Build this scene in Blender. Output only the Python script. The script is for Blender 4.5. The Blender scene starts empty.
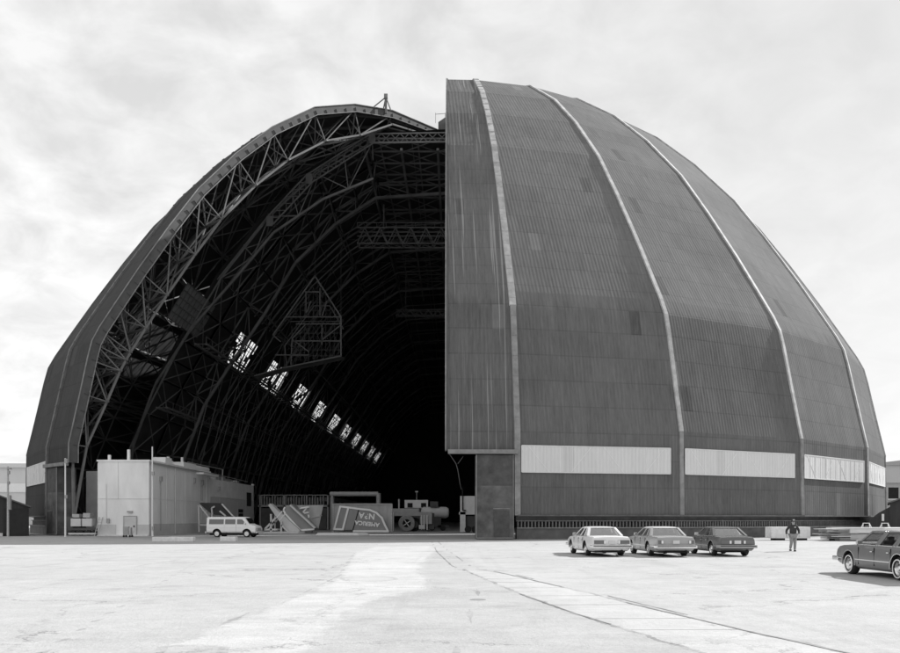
import bpy, bmesh, math, random
from mathutils import Vector, Matrix
R = math.radians
random.seed(7)
scene = bpy.context.scene
COL = scene.collection

# ------------------------------------------------------------------ camera
CX, CY, F, H0 = 456.0, 519.0, 830.0, 1.7      # photograph geometry (900 x 653)
cd = bpy.data.cameras.new('camera'); cam = bpy.data.objects.new('camera', cd); COL.objects.link(cam)
cam.location = (0, 0, H0); cam.rotation_euler = (R(90), 0, 0)
cd.sensor_width = 36; cd.lens = 36*F/900
cd.shift_x = -(CX-450)/900; cd.shift_y = (CY-326.5)/900
cd.clip_start = 0.3; cd.clip_end = 6000
scene.camera = cam
scene.render.resolution_x = 1024; scene.render.resolution_y = 743
scene.view_settings.view_transform = 'Standard'; scene.view_settings.look = 'None'
scene.view_settings.gamma = 1; scene.view_settings.use_curve_mapping = False
scene.view_settings.exposure = 0.52

def ground(px, py):
    d = F*H0/(py-CY); return Vector(((px-CX)*d/F, d, 0))

# ------------------------------------------------------------------ world + sun
SUN_AZ = Vector((.84, .54)).normalized(); SUN_EL = R(35.5)
w = bpy.data.worlds.new('World'); scene.world = w; w.use_nodes = True
nt = w.node_tree; N = nt.nodes; L = nt.links; N.clear()
out = N.new('ShaderNodeOutputWorld'); bg = N.new('ShaderNodeBackground'); bg.inputs['Strength'].default_value = 0.1
sky = N.new('ShaderNodeTexSky'); sky.sky_type = 'NISHITA'; sky.sun_disc = False
sky.sun_elevation = SUN_EL; sky.sun_rotation = math.atan2(SUN_AZ.x, SUN_AZ.y)
bw = N.new('ShaderNodeRGBToBW'); L.new(sky.outputs[0], bw.inputs[0])
tc = N.new('ShaderNodeTexCoord'); sep = N.new('ShaderNodeSeparateXYZ'); L.new(tc.outputs['Generated'], sep.inputs[0])
def M(op, a, b=None, c=None, tree=None):
    t = tree or nt; n = t.nodes.new('ShaderNodeMath'); n.operation = op
    for i, v in enumerate((a, b, c)):
        if v is None: continue
        if isinstance(v, (int, float)): n.inputs[i].default_value = v
        else: t.links.new(v, n.inputs[i])
    return n.outputs[0]
zc = M('MAXIMUM', M('ADD', sep.outputs['Z'], 0.34), 0.03)
cmb = N.new('ShaderNodeCombineXYZ'); L.new(M('DIVIDE', sep.outputs['X'], zc), cmb.inputs[0]); L.new(M('DIVIDE', sep.outputs['Y'], zc), cmb.inputs[1])
n1 = N.new('ShaderNodeTexNoise'); n1.inputs['Scale'].default_value = 8.5; n1.inputs['Detail'].default_value = 10; n1.inputs['Roughness'].default_value = .58; n1.inputs['Distortion'].default_value = .35
L.new(cmb.outputs[0], n1.inputs['Vector'])
n2 = N.new('ShaderNodeTexNoise'); n2.inputs['Scale'].default_value = .9; n2.inputs['Detail'].default_value = 3
L.new(cmb.outputs[0], n2.inputs['Vector'])
def ramp(tree, src, stops):
    r = tree.nodes.new('ShaderNodeValToRGB'); cr = r.color_ramp
    while len(cr.elements) > 1: cr.elements.remove(cr.elements[0])
    cr.elements[0].position = stops[0][0]; cr.elements[0].color = (stops[0][1],)*3+(1,)
    for p, v in stops[1:]:
        e = cr.elements.new(p); e.color = (v,)*3+(1,)
    tree.links.new(src, r.inputs[0]); return r.outputs[0]
cl = ramp(nt, n1.outputs[0], [(.33, 0), (.66, 1)])          # cloud texture
cov = ramp(nt, n2.outputs[0], [(.25, .3), (.7, .75)])         # where it is thick
left = ramp(nt, M('MULTIPLY_ADD', sep.outputs['X'], -.55, .5), [(.32, .3), (.6, 1)])
fac = M('MULTIPLY', M('MULTIPLY', cl, left), M('ADD', cov, .25))
# luminance: thin veil of cloud, streaked with brighter and greyer masses
veil = M('ADD', 5.4, M('MULTIPLY', bw.outputs[0], .10))
hor = ramp(nt, sep.outputs['Z'], [(0, 1), (.45, 0)])
lum = M('ADD', M('ADD', veil, M('MULTIPLY', hor, 1.1)), M('MULTIPLY', M('SUBTRACT', fac, .26), 2.0))
L.new(lum, bg.inputs['Color']); L.new(bg.outputs[0], out.inputs['Surface'])

sd = bpy.data.lights.new('sun', 'SUN'); sd.energy = 4.7; sd.angle = R(.5); sd.color = (1, 1, 1)
so = bpy.data.objects.new('sun', sd); COL.objects.link(so)
sv = Vector((SUN_AZ.x*math.cos(SUN_EL), SUN_AZ.y*math.cos(SUN_EL), math.sin(SUN_EL)))
so.rotation_euler = (-sv).to_track_quat('-Z', 'Y').to_euler(); so.location = (120, 60, 120)

# ------------------------------------------------------------------ materials
MATS = {}
def mat(name, v, rough=.8, var=.12, scale=1.5, spec=.3, bump=0, metal=0, streak=None):
    if name in MATS: return MATS[name]
    m = bpy.data.materials.new(name); m.use_nodes = True; t = m.node_tree
    b = t.nodes['Principled BSDF']; b.inputs['Roughness'].default_value = rough; b.inputs['Metallic'].default_value = metal
    b.inputs['Specular IOR Level'].default_value = spec
    co = t.nodes.new('ShaderNodeTexCoord'); src = co.outputs['Object']
    if streak:
        mp = t.nodes.new('ShaderNodeMapping'); mp.inputs['Scale'].default_value = streak; t.links.new(src, mp.inputs[0]); src = mp.outputs[0]
    n = t.nodes.new('ShaderNodeTexNoise'); n.inputs['Scale'].default_value = scale; n.inputs['Detail'].default_value = 6
    n.inputs['Roughness'].default_value = .6; t.links.new(src, n.inputs['Vector'])
    c = ramp(t, n.outputs[0], [(.25, v*(1-var)), (.75, min(.92, v*(1+var)))])
    t.links.new(c, b.inputs['Base Color'])
    if bump:
        bp = t.nodes.new('ShaderNodeBump'); bp.inputs['Strength'].default_value = bump; bp.inputs['Distance'].default_value = .02
        t.links.new(n.outputs[0], bp.inputs['Height']); t.links.new(bp.outputs[0], b.inputs['Normal'])
    MATS[name] = m; return m

def clad_mat(name, v, pitch=.33, row=2.3, streaks=.5, drip=0.0, amp=1.0):
    m = bpy.data.materials.new(name); m.use_nodes = True; t = m.node_tree; b = t.nodes['Principled BSDF']
    b.inputs['Roughness'].default_value = .95; b.inputs['Specular IOR Level'].default_value = .04
    uv = t.nodes.new('ShaderNodeUVMap'); uv.uv_map = 'UVMap'; sp = t.nodes.new('ShaderNodeSeparateXYZ'); t.links.new(uv.outputs[0], sp.inputs[0])
    u, vv = sp.outputs[0], sp.outputs[1]
    mm = lambda op, a, b_=None, c=None: M(op, a, b_, c, t)
    # corrugation
    cor = mm('SINE', mm('MULTIPLY', u, 2*math.pi/pitch))
    # streaks running down the sheets
    mp = t.nodes.new('ShaderNodeMapping'); mp.inputs['Scale'].default_value = (2.6, .06, 1); t.links.new(uv.outputs[0], mp.inputs[0])
    ns = t.nodes.new('ShaderNodeTexNoise'); ns.inputs['Scale'].default_value = 1; ns.inputs['Detail'].default_value = 5; ns.inputs['Roughness'].default_value = .75; t.links.new(mp.outputs[0], ns.inputs['Vector'])
    mp2 = t.nodes.new('ShaderNodeMapping'); mp2.inputs['Scale'].default_value = (.09, .12, 1); t.links.new(uv.outputs[0], mp2.inputs[0])
    nl = t.nodes.new('ShaderNodeTexNoise'); nl.inputs['Scale'].default_value = 1; nl.inputs['Detail'].default_value = 4; t.links.new(mp2.outputs[0], nl.inputs['Vector'])
    mp3 = t.nodes.new('ShaderNodeMapping'); mp3.inputs['Scale'].default_value = (5.5, .5, 1); t.links.new(uv.outputs[0], mp3.inputs[0])
    nf = t.nodes.new('ShaderNodeTexNoise'); nf.inputs['Scale'].default_value = 1; nf.inputs['Detail'].default_value = 4; nf.inputs['Roughness'].default_value = .8; t.links.new(mp3.outputs[0], nf.inputs['Vector'])
    # separate sheets: a random tone for each
    ui = mm('FLOOR', mm('DIVIDE', u, pitch*3)); vi = mm('FLOOR', mm('DIVIDE', vv, row))
    cb = t.nodes.new('ShaderNodeCombineXYZ'); t.links.new(ui, cb.inputs[0]); t.links.new(vi, cb.inputs[1])
    wn = t.nodes.new('ShaderNodeTexWhiteNoise'); wn.noise_dimensions = '3D'; t.links.new(cb.outputs[0], wn.inputs['Vector'])
    sheet = mm('MULTIPLY', mm('SUBTRACT', wn.outputs['Value'], .5), .09)
    odd = mm('MULTIPLY', mm('GREATER_THAN', wn.outputs['Value'], .994), .2)
    odd2 = mm('MULTIPLY', mm('LESS_THAN', wn.outputs['Value'], .006), -.18)
    seam = mm('LESS_THAN', mm('FRACT', mm('DIVIDE', vv, row)), .05)
    st = ramp(t, ns.outputs[0], [(.30, -.0), (.52, .28), (.60, .45), (.72, 1)])
    k = mm('ADD', 1.0-.12*streaks, mm('MULTIPLY', mm('ADD', sheet, mm('ADD', odd, odd2)), amp))
    k = mm('ADD', k, mm('MULTIPLY', mm('SUBTRACT', st, .3), .55*streaks))
    k = mm('ADD', k, mm('MULTIPLY', mm('SUBTRACT', nl.outputs[0], .5), .5*amp))
    k = mm('ADD', k, mm('MULTIPLY', mm('SUBTRACT', nf.outputs[0], .5), .8*amp))
    k = mm('ADD', k, mm('MULTIPLY', cor, .03))
    k = mm('SUBTRACT', k, mm('MULTIPLY', mm('MULTIPLY', seam, ramp(t, nf.outputs[0], [(.4, .3), (.6, 1)])), .17))
    if drip:      # pale runs of old paint in separate lines
        mp4 = t.nodes.new('ShaderNodeMapping'); mp4.inputs['Scale'].default_value = (4.6, .05, 1); mp4.inputs['Location'].default_value = (3, .2, 0); t.links.new(uv.outputs[0], mp4.inputs[0])
        nd = t.nodes.new('ShaderNodeTexNoise'); nd.inputs['Scale'].default_value = 1; nd.inputs['Detail'].default_value = 1; t.links.new(mp4.outputs[0], nd.inputs['Vector'])
        k = mm('ADD', k, mm('MULTIPLY', ramp(t, nd.outputs[0], [(.62, 0), (.68, 1)]), drip))
    if name in ('weathered_cladding', 'streaked_cladding'):      # steep sheets' shade put into the colour below the knuckle, with a dripping edge
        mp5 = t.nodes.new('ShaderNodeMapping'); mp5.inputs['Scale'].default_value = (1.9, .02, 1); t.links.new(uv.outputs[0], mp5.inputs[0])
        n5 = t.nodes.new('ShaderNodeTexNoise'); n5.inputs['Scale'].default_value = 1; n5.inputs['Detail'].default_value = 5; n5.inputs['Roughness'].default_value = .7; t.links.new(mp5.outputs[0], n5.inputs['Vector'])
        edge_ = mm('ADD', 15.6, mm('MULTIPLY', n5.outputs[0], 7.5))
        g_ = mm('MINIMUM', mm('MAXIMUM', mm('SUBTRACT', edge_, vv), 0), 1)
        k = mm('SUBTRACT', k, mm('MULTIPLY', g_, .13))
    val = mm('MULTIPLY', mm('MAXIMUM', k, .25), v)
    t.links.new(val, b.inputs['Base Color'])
    bp = t.nodes.new('ShaderNodeBump'); bp.inputs['Strength'].default_value = .22; bp.inputs['Distance'].default_value = .03
    t.links.new(mm('ADD', cor, mm('MULTIPLY', nf.outputs[0], .5)), bp.inputs['Height']); t.links.new(bp.outputs[0], b.inputs['Normal'])
    MATS[name] = m; return m

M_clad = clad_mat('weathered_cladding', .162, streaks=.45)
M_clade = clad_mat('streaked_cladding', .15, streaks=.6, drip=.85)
M_win = clad_mat('translucent_sheet', .72, pitch=.33, row=60, streaks=.12, amp=.35)
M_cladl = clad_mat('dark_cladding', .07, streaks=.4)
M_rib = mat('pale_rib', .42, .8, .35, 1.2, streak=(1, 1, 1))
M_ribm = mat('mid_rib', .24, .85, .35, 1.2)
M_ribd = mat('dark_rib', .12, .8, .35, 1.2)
M_edge = mat('edge_plate', .095, .8, .25, 1.0)
M_steel = mat('truss_steel', .16, .8, .55, .25)
M_steelp = mat('pale_truss_steel', .16, .75, .3, .6)
M_steeld = mat('dark_truss_steel', .10, .8, .3, .6)
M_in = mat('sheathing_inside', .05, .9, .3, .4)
M_rust = mat('rusted_plate', .125, .85, .5, 1.1, bump=.3)
M_rustd = mat('rusted_plate_dark', .085, .85, .35, 1.6, bump=.3)
M_lip = mat('lip_steel', .22, .8, .3, 1.5)
M_dark = mat('dark_void', .02, .9, .2, 2)
M_black = mat('black_rubber', .025, .8, .2, 8)
M_white = mat('white_paint', .78, .5, .05, 2)
M_wall = mat('annex_wall', .82, .8, .11, .9, streak=(1, 1, .35))
M_walld = mat('annex_wall_lower', .58, .8, .09, 1.2)
M_wallb = mat('annex_wall_grey', .80, .8, .12, .8)
M_roof = mat('roof_felt', .30, .9, .2, 1)
M_grey = mat('mid_grey_paint', .36, .6, .12, 2)
M_lgrey = mat('light_grey_paint', .62, .6, .08, 2)
M_wood = mat('weathered_timber', .45, .85, .25, 3, streak=(.3, 1, 4))
M_conc = mat('block_concrete', .72, .9, .15, 4, bump=.3)
M_chrome = mat('chrome', .75, .15, .03, 2, metal=1)
M_tin = mat('galvanised', .45, .45, .1, 3, metal=.3)
M_fins = mat('fin_fabric', .30, .7, .08, 1.2)
M_finw = mat('fin_white', .9, .6, .05, 2)
M_ply = mat('plywood', .42, .8, .25, 1.2, streak=(1, 1, .3))

# ------------------------------------------------------------------ mesh helpers
class MB:
    def __init__(s): s.v = []; s.f = []; s.uv = []
    def add(s, vs, fs, uvs=None):
        o = len(s.v); s.v += [tuple(x) for x in vs]
        for i, f in enumerate(fs):
            s.f.append([o+k for k in f]); s.uv.append(uvs[i] if uvs else None)
    def box(s, c, d, rz=0, mtx=None):
        x, y, z = d[0]/2, d[1]/2, d[2]/2
        vs = [Vector((a*x, b*y, e*z)) for e in (-1, 1) for b in (-1, 1) for a in (-1, 1)]
        m = mtx or Matrix.Rotation(rz, 3, 'Z')
        s.add([Vector(c)+m@p for p in vs], [(0, 2, 3, 1), (4, 5, 7, 6), (0, 1, 5, 4), (2, 6, 7, 3), (0, 4, 6, 2), (1, 3, 7, 5)])
        return s
    def b2(s, x0, x1, y0, y1, z0, z1):
        return s.box(((x0+x1)/2, (y0+y1)/2, (z0+z1)/2), (x1-x0, y1-y0, z1-z0))
    def bar(s, p, q, a=.2, b=None):
        p = Vector(p); q = Vector(q); d = q-p; l = d.length
        if l < 1e-5: return s
        m = d.to_track_quat('Z', 'Y').to_matrix()
        return s.box((p+q)/2, (a, b or a, l), mtx=m)
    def cyl(s, p, q, r, n=12, r2=None, caps=True):
        p = Vector(p); q = Vector(q); m = (q-p).to_track_quat('Z', 'Y').to_matrix(); r2 = r if r2 is None else r2
        vs = []
        for c, rr in ((p, r), (q, r2)):
            for i in range(n):
                a = 2*math.pi*i/n; vs.append(c+m@Vector((math.cos(a)*rr, math.sin(a)*rr, 0)))
        fs = [(i, (i+1) % n, n+(i+1) % n, n+i) for i in range(n)]
        if caps: fs += [tuple(range(n-1, -1, -1)), tuple(range(n, 2*n))]
        s.add(vs, fs); return s
    def lathe(s, prof, origin, axis='X', n=24):        # prof: (r, t)
        vs = []
        for r, t in prof:
            for i in range(n):
                a = 2*math.pi*i/n; c, e = math.cos(a)*r, math.sin(a)*r
                p = {'X': (t, c, e), 'Y': (c, t, e), 'Z': (c, e, t)}[axis]
                vs.append(Vector(origin)+Vector(p))
        fs = []
        for k in range(len(prof)-1):
            for i in range(n):
                fs.append((k*n+i, k*n+(i+1) % n, (k+1)*n+(i+1) % n, (k+1)*n+i))
        if prof[0][0] < .1: fs.append(tuple(range(n)))
        if prof[-1][0] < .1: fs.append(tuple(range((len(prof)-1)*n, len(prof)*n)))
        s.add(vs, fs); return s
    def prism(s, poly, fn0, fn1):                       # extrude an outline between two placements
        n = len(poly); vs = [fn0(*p) for p in poly]+[fn1(*p) for p in poly]
        fs = [(i, (i+1) % n, n+(i+1) % n, n+i) for i in range(n)]+[tuple(range(n-1, -1, -1)), tuple(range(n, 2*n))]
        s.add(vs, fs); return s
    def build(s, name, m, parent=None, smooth=False, bevel=0):
        me = bpy.data.meshes.new(name); me.from_pydata(s.v, [], s.f); me.update()
        if any(s.uv):
            l = me.uv_layers.new(name='UVMap'); k = 0
            for f, uv in zip(s.f, s.uv):
                for j in range(len(f)):
                    l.data[k].uv = uv[j] if uv else (0, 0); k += 1
        bm = bmesh.new(); bm.from_mesh(me)
        if not any(s.uv): bmesh.ops.recalc_face_normals(bm, faces=bm.faces)
        if bevel:
            bmesh.ops.bevel(bm, geom=[e for e in bm.edges if e.is_manifold and e.calc_face_angle(0) > .4], offset=bevel, segments=2, affect='EDGES', profile=.6)
        bm.to_mesh(me); bm.free()
        if smooth:
            for p in me.polygons: p.use_smooth = True
            try: me.set_sharp_from_angle(angle=R(35))
            except Exception: pass
        me.materials.append(m)
        o = bpy.data.objects.new(name, me); COL.objects.link(o); o.parent = parent
        return o
def tag(o, label=None, cat=None, group=None, kind=None):
    if label: o['label'] = label
    if cat: o['category'] = cat
    if group: o['group'] = group
    if kind: o['kind'] = kind
    return o
def thing(name, label, cat, loc=(0, 0, 0), rz=0, group=None, sc=1):
    o = bpy.data.objects.new(name, None); COL.objects.link(o); o.location = loc; o.rotation_euler = (0, 0, rz); o.scale = (sc,)*3
    o.empty_display_size = .3
    return tag(o, label, cat, group)
def copy_tree(o, parent=None):
    c = o.copy(); COL.objects.link(c); c.parent = parent
    for ch in o.children: copy_tree(ch, c)
    return c
def evaluated(o):                                       # bake modifiers into the mesh, without operators
    dg = bpy.context.evaluated_depsgraph_get(); dg.update()
    me = bpy.data.meshes.new_from_object(o.evaluated_get(dg)); o.modifiers.clear(); o.data = me
    return o

# ------------------------------------------------------------------ profiles
D = 127.0
def interp(P, h=None):
    pass
LEAF = [(0, 59.9), (5, 59.6), (13.6, 59.1), (20.5, 57.4), (27.3, 54.5), (33.8, 49.7), (38.9, 44.8), (43.8, 39.2), (47.4, 34.0), (50.9, 28.6), (53.4, 24.5), (55.2, 21.5), (55.95, 20.0), (56.4, 18.2), (57.15, 14.6), (58.3, 9.3), (58.4, 2.0)]
def resample(P, step):
    Q = [P[0]]
    for a, b in zip(P, P[1:]):
        l = math.hypot(b[0]-a[0], b[1]-a[1]); n = max(1, round(l/step))
        for i in range(1, n+1): Q.append((a[0]+(b[0]-a[0])*i/n, a[1]+(b[1]-a[1])*i/n))
    return Q
def offset(P, fn):
    Q = []
    for i, p in enumerate(P):
        a = P[max(0, i-1)]; b = P[min(len(P)-1, i+1)]; t = Vector((b[0]-a[0], b[1]-a[1])).normalized()
        n = Vector((t.y, -t.x)) if False else Vector((-t.y, t.x))   # left of travel (outwards: up and out)
        d = fn(p)
        Q.append((p[0]+n.x*d, p[1]+n.y*d))
    return Q
def leafpos(phi, r, h):
    if R(-1) < phi < 0:            # the closed leaf laps a little past the centre line at its free edge
        return Vector((-.00964*(D-r)+(phi+R(.7))*r, D-r*math.cos(phi), h))
    return Vector((r*math.sin(phi), D-r*math.cos(phi), h))

# ------------------------------------------------------------------ orange-peel door leaves
def make_leaf(name, label, edge, sgn, ribs_deg, lit_ribs):
    """edge: azimuth of the free edge in degrees, sgn: the way the leaf spreads from it."""
    root = thing(name, label, 'hangar door', (0, 0, 0))
    az = [edge]+ribs_deg
    arc = [0]
    for a, b in zip(LEAF, LEAF[1:]): arc.append(arc[-1]+math.hypot(b[0]-a[0], b[1]-a[1]))
    tot = arc[-1]
    for k in range(len(az)-1):
        a0, a1 = R(az[k]), R(az[k+1]); half = abs(a1-a0)/2
        mb = MB()
        for i in range(len(LEAF)-1):
            (r0, h0), (r1, h1) = LEAF[i], LEAF[i+1]
            v0, v1 = tot-arc[i], tot-arc[i+1]
            segs = [(r0, h0, v0, r1, h1, v1)]
            if k == 0 and h1 < 7.4:                       # free-edge strip stops above the post
                f = (h0-7.4)/(h0-h1); segs = [(r0, h0, v0, r0+(r1-r0)*f, 7.4, v0+(v1-v0)*f)]
            for (r0, h0, v0, r1, h1, v1) in segs:
                p = [leafpos(a0, r0, h0), leafpos(a1, r0, h0), leafpos(a1, r1, h1), leafpos(a0, r1, h1)]
                w0 = r0*math.sin(half); w1 = r1*math.sin(half)
                uv = [(-w0, v0), (w0, v0), (w1, v1), (-w1, v1)]
                if sgn > 0: p = [p[0], p[3], p[2], p[1]]; uv = [uv[0], uv[3], uv[2], uv[1]]
                if r0 < .01: p = [p[0], p[1], p[2]] if sgn > 0 else [p[0], p[2], p[3]]; uv = [uv[0], uv[1], uv[2]] if sgn > 0 else [uv[0], uv[2], uv[3]]
                mb.add(p, [tuple(range(len(p)))], [[(q[0]+k*37, q[1]) for q in uv]])
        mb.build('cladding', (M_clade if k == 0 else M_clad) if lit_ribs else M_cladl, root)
        # light band of translucent sheets
        if k > 0:
            c0, c1 = leafpos(a0, 58.35, 0), leafpos(a1, 58.35, 0); d = (c1-c0); ln = d.length; d.normalize()
            nrm = Vector((math.sin((a0+a1)/2), -math.cos((a0+a1)/2), 0))
            s0, s1 = (.35, ln-1.1)
            z0, z1 = 5.6, 7.8
            def Pw(s, z, o): return c0+d*s+nrm*o+Vector((0, 0, z))
            mb = MB()
            q = [Pw(s0, z0, .12), Pw(s1, z0, .12), Pw(s1, z1, .12), Pw(s0, z1, .12)]
            if sgn < 0: pass
            mb.add(q, [(0, 1, 2, 3)], [[(s0, 0), (s1, 0), (s1, z1-z0), (s0, z1-z0)]])
            wn = mb.build('window', M_win, root)
            fr = MB()
            for (s_, e_) in (((s0, z0), (s1, z0)), ((s0, z1), (s1, z1)), ((s0, z0), (s0, z1)), ((s1, z0), (s1, z1))):
                fr.bar(Pw(s_[0], s_[1], .1), Pw(e_[0], e_[1], .1), .09)
            fr.build('window_frame', M_lgrey, wn)
            br = MB(); n = 12
            for i in range(1, n): 
                s_ = s0+(s1-s0)*i/n; br.bar(Pw(s_, z0, .13), Pw(s_, z1, .13), .03)
            for i in (0, 1):
                m_ = s0+(s1-s0)*(i*.5+.04); e_ = s0+(s1-s0)*(i*.5+.18)
                br.bar(Pw(m_, z1, .13), Pw(e_, z0, .13), .028)
                br.bar(Pw(s0+(s1-s0)*(i*.5+.46), z1, .13), Pw(s0+(s1-s0)*(i*.5+.32), z0, .13), .028)
            br.build('window_bar', M_win and mat('window_bar_pale', .8, .6, .05), wn)
    # pilasters on the ribs
    for k, a in enumerate(ribs_deg):
        ph = R(a); tang = Vector((math.cos(ph), math.sin(ph), 0))
        def strip(i0, i1, hw, th, dark, nm='rib', mid=False):
            mb = MB(); pts = []
            for i in range(i0, i1+1):
                r, h = LEAF[i]; a_ = LEAF[max(0, i-1)]; b_ = LEAF[min(len(LEAF)-1, i+1)]
                t = Vector((b_[0]-a_[0], b_[1]-a_[1])).normalized(); n = (-t.y, t.x)
                if h < 2.5: n = (1, 0)
                f = 1 if r > 20 else .35+.65*r/20
                base = leafpos(ph, r-.15*0, h); nn = Vector((abs(n[0])*math.sin(ph), -abs(n[0])*math.cos(ph), abs(n[1])))
                ring = [base-tang*hw*f-nn*.3, base+tang*hw*f-nn*.3, base+tang*hw*.8*f+nn*th, base-tang*hw*.8*f+nn*th]
                pts.append(ring)
            vs = [p for r_ in pts for p in r_]; fs = []
            for i in range(len(pts)-1):
                for j in range(4): fs.append((i*4+j, i*4+(j+1) % 4, i*4+4+(j+1) % 4, i*4+4+j))
            fs += [(3, 2, 1, 0), tuple(range(len(vs)-4, len(vs)))]
            mb.add(vs, fs)
            # lapped flashing joints
            for i in range(len(pts)-1):
                a_, b_ = pts[i], pts[i+1]; l = ((a_[2]+a_[3])-(b_[2]+b_[3])).length/2; n = int(l/1.6) if k == 0 else 0
                for q in range(n):
                    f = (q+.5)/max(1, n); c = [a_[j].lerp(b_[j], f) for j in range(4)]
                    mb.bar(c[3], c[2], .09, .09)
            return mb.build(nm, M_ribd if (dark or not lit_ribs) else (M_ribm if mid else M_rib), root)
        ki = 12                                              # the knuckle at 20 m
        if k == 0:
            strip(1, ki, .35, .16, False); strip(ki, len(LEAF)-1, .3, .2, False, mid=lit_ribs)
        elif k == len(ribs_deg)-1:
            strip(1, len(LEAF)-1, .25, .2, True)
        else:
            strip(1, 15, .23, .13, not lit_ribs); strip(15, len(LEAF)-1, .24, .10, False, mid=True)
    # inner framing
    OUT = resample(LEAF, 6.0); OUT[-1] = (58.2, 2.0)
    def thick(p):
        r, h = p
        if r < 14: return -.9-r*.06
        if r < 21: return -1.8-(r-14)*.3
        if h > 20: return -4.0
        return -.5-3.5*(h-2)/18
    OUTI = offset(OUT, lambda p: -.5); INN = offset(OUT, thick); INN[-1] = (57.6, 2.0)
    for k, a in enumerate(az):
        ph = R(a); first = k == 0
        m1 = MB(); m2 = MB(); 
        if first: ph += sgn*R(.35)
        for i in range(len(OUT)-1):
            if first and sgn > 0 and OUT[i+1][1] < 7: continue
            m1.bar(leafpos(ph, *OUTI[i]), leafpos(ph, *OUTI[i+1]), .22)
            m1.bar(leafpos(ph, *INN[i]), leafpos(ph, *INN[i+1]), .22 if first else .17)
            if OUT[i][0] > 12:
                m2.bar(leafpos(ph, *OUTI[i]), leafpos(ph, *INN[i+1]), .13)
                m2.bar(leafpos(ph, *OUTI[i+1]), leafpos(ph, *INN[i+1]), .11)
                mid = [(OUTI[i][j]+OUTI[i+1][j])/2 for j in (0, 1)]
                if not first: m2.bar(leafpos(ph, *mid), leafpos(ph, *INN[i+1]), .08)
                if first:
                    mi = [(INN[i][j]+OUTI[i][j])/2 for j in (0, 1)]
        t = m1.build('truss', M_steelp if first else M_steel, root)
        m2.build('web', M_steelp if first else M_steel, t)
    pm = MB()
    for k in range(len(az)-1):
        a0, a1 = R(az[k]), R(az[k+1])
        for i in range(1, len(OUT)):
            if OUT[i][0] < 6 or (k == 0 and OUT[min(i+1, len(OUT)-1)][1] < 7): continue
            pm.bar(leafpos(a0, *INN[i]), leafpos(a1, *INN[i]), .2)
            pm.bar(leafpos(a0, *OUTI[i]), leafpos(a1, *OUTI[i]), .22)
            if i < len(OUT)-1:
                pm.bar(leafpos(a0, *INN[i]), leafpos(a1, *INN[i+1]), .14)
                pm.bar(leafpos(a1, *INN[i]), leafpos(a0, *INN[i+1]), .14)
            pm.bar(leafpos(a0, *INN[i]), leafpos(a1, *OUTI[i]), .13)
            if k == 0: pm.bar(leafpos(a1, *INN[i]), leafpos(a0, *OUTI[i]), .13)
    pm.build('purlins', M_steel, root)
    # dark inner face of the sheathing
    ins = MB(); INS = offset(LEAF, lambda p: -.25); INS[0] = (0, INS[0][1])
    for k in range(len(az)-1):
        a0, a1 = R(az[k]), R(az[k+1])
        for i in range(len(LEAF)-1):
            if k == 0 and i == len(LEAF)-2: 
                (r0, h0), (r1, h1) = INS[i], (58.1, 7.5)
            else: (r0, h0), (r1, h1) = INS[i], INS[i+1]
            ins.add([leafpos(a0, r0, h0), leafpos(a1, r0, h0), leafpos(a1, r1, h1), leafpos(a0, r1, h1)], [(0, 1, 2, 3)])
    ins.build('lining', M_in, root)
    # edge plate along the free edge
    ep = MB(); ph = R(edge); nn = Vector((math.cos(ph), math.sin(ph), 0))*(-sgn)
    E = [p for p in LEAF if p[1] > 8]; E.append((58.33, 7.4)); EI = offset(E, lambda p: -.85 if p[0] > 16 else -.45-.034*p[0]); EO = offset(E, lambda p: .12)
    for i in range(len(E)-1):
        q = [leafpos(ph, *EO[i]), leafpos(ph, *EO[i+1]), leafpos(ph, *EI[i+1]), leafpos(ph, *EI[i])]
        ep.add([p for p in q]+[p+nn*.14 for p in q], [(0, 1, 2, 3), (7, 6, 5, 4), (0, 4, 5, 1), (3, 2, 6, 7), (0, 3, 7, 4), (1, 5, 6, 2)])
    epo = ep.build('edge_plate', M_edge, root)
    tk = MB()
    RE, RI = resample(EO, 1.6), resample(EI, 1.6)
    for i in range(len(E)-1):
        l = math.hypot(E[i+1][0]-E[i][0], E[i+1][1]-E[i][1]); n = max(1, int(l/1.5))
        for q in range(n):
            f = q/n; A = [EO[i][j]+(EO[i+1][j]-EO[i][j])*f for j in (0, 1)]; B = [EI[i][j]+(EI[i+1][j]-EI[i][j])*f for j in (0, 1)]
            A2 = [A[j]*.55+B[j]*.45 for j in (0, 1)]
            tk.bar(leafpos(ph, *A2)+nn*.17, leafpos(ph, *B)+nn*.17, .14, .06)
    tk.build('plate_joints', M_steeld, epo)
    fl = MB()
    for P_ in (EO, EI):
        for i in range(len(E)-1): fl.bar(leafpos(ph, *P_[i])+nn*.2, leafpos(ph, *P_[i+1])+nn*.2, .09)
    fl.build('flange', M_ribm, epo)
    # sill beam under the free-edge strip
    sb = MB(); a1 = R(ribs_deg[0])
    sb.bar(leafpos(R(edge), 58.6, 7.25), leafpos(a1, 58.6, 7.25), .5, .35); sb.build('sill_beam', M_lip, root)
    # corner post, hung behind the strip
    pw0, pw1 = edge+sgn*2.35, edge+sgn*5.35
    cp = MB(); p0, p1 = leafpos(R(pw0), 58.5, 0), leafpos(R(pw1), 58.5, 0); dd = (p1-p0); n_ = Vector((math.sin(R(pw0)), -math.cos(R(pw0)), 0))
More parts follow.
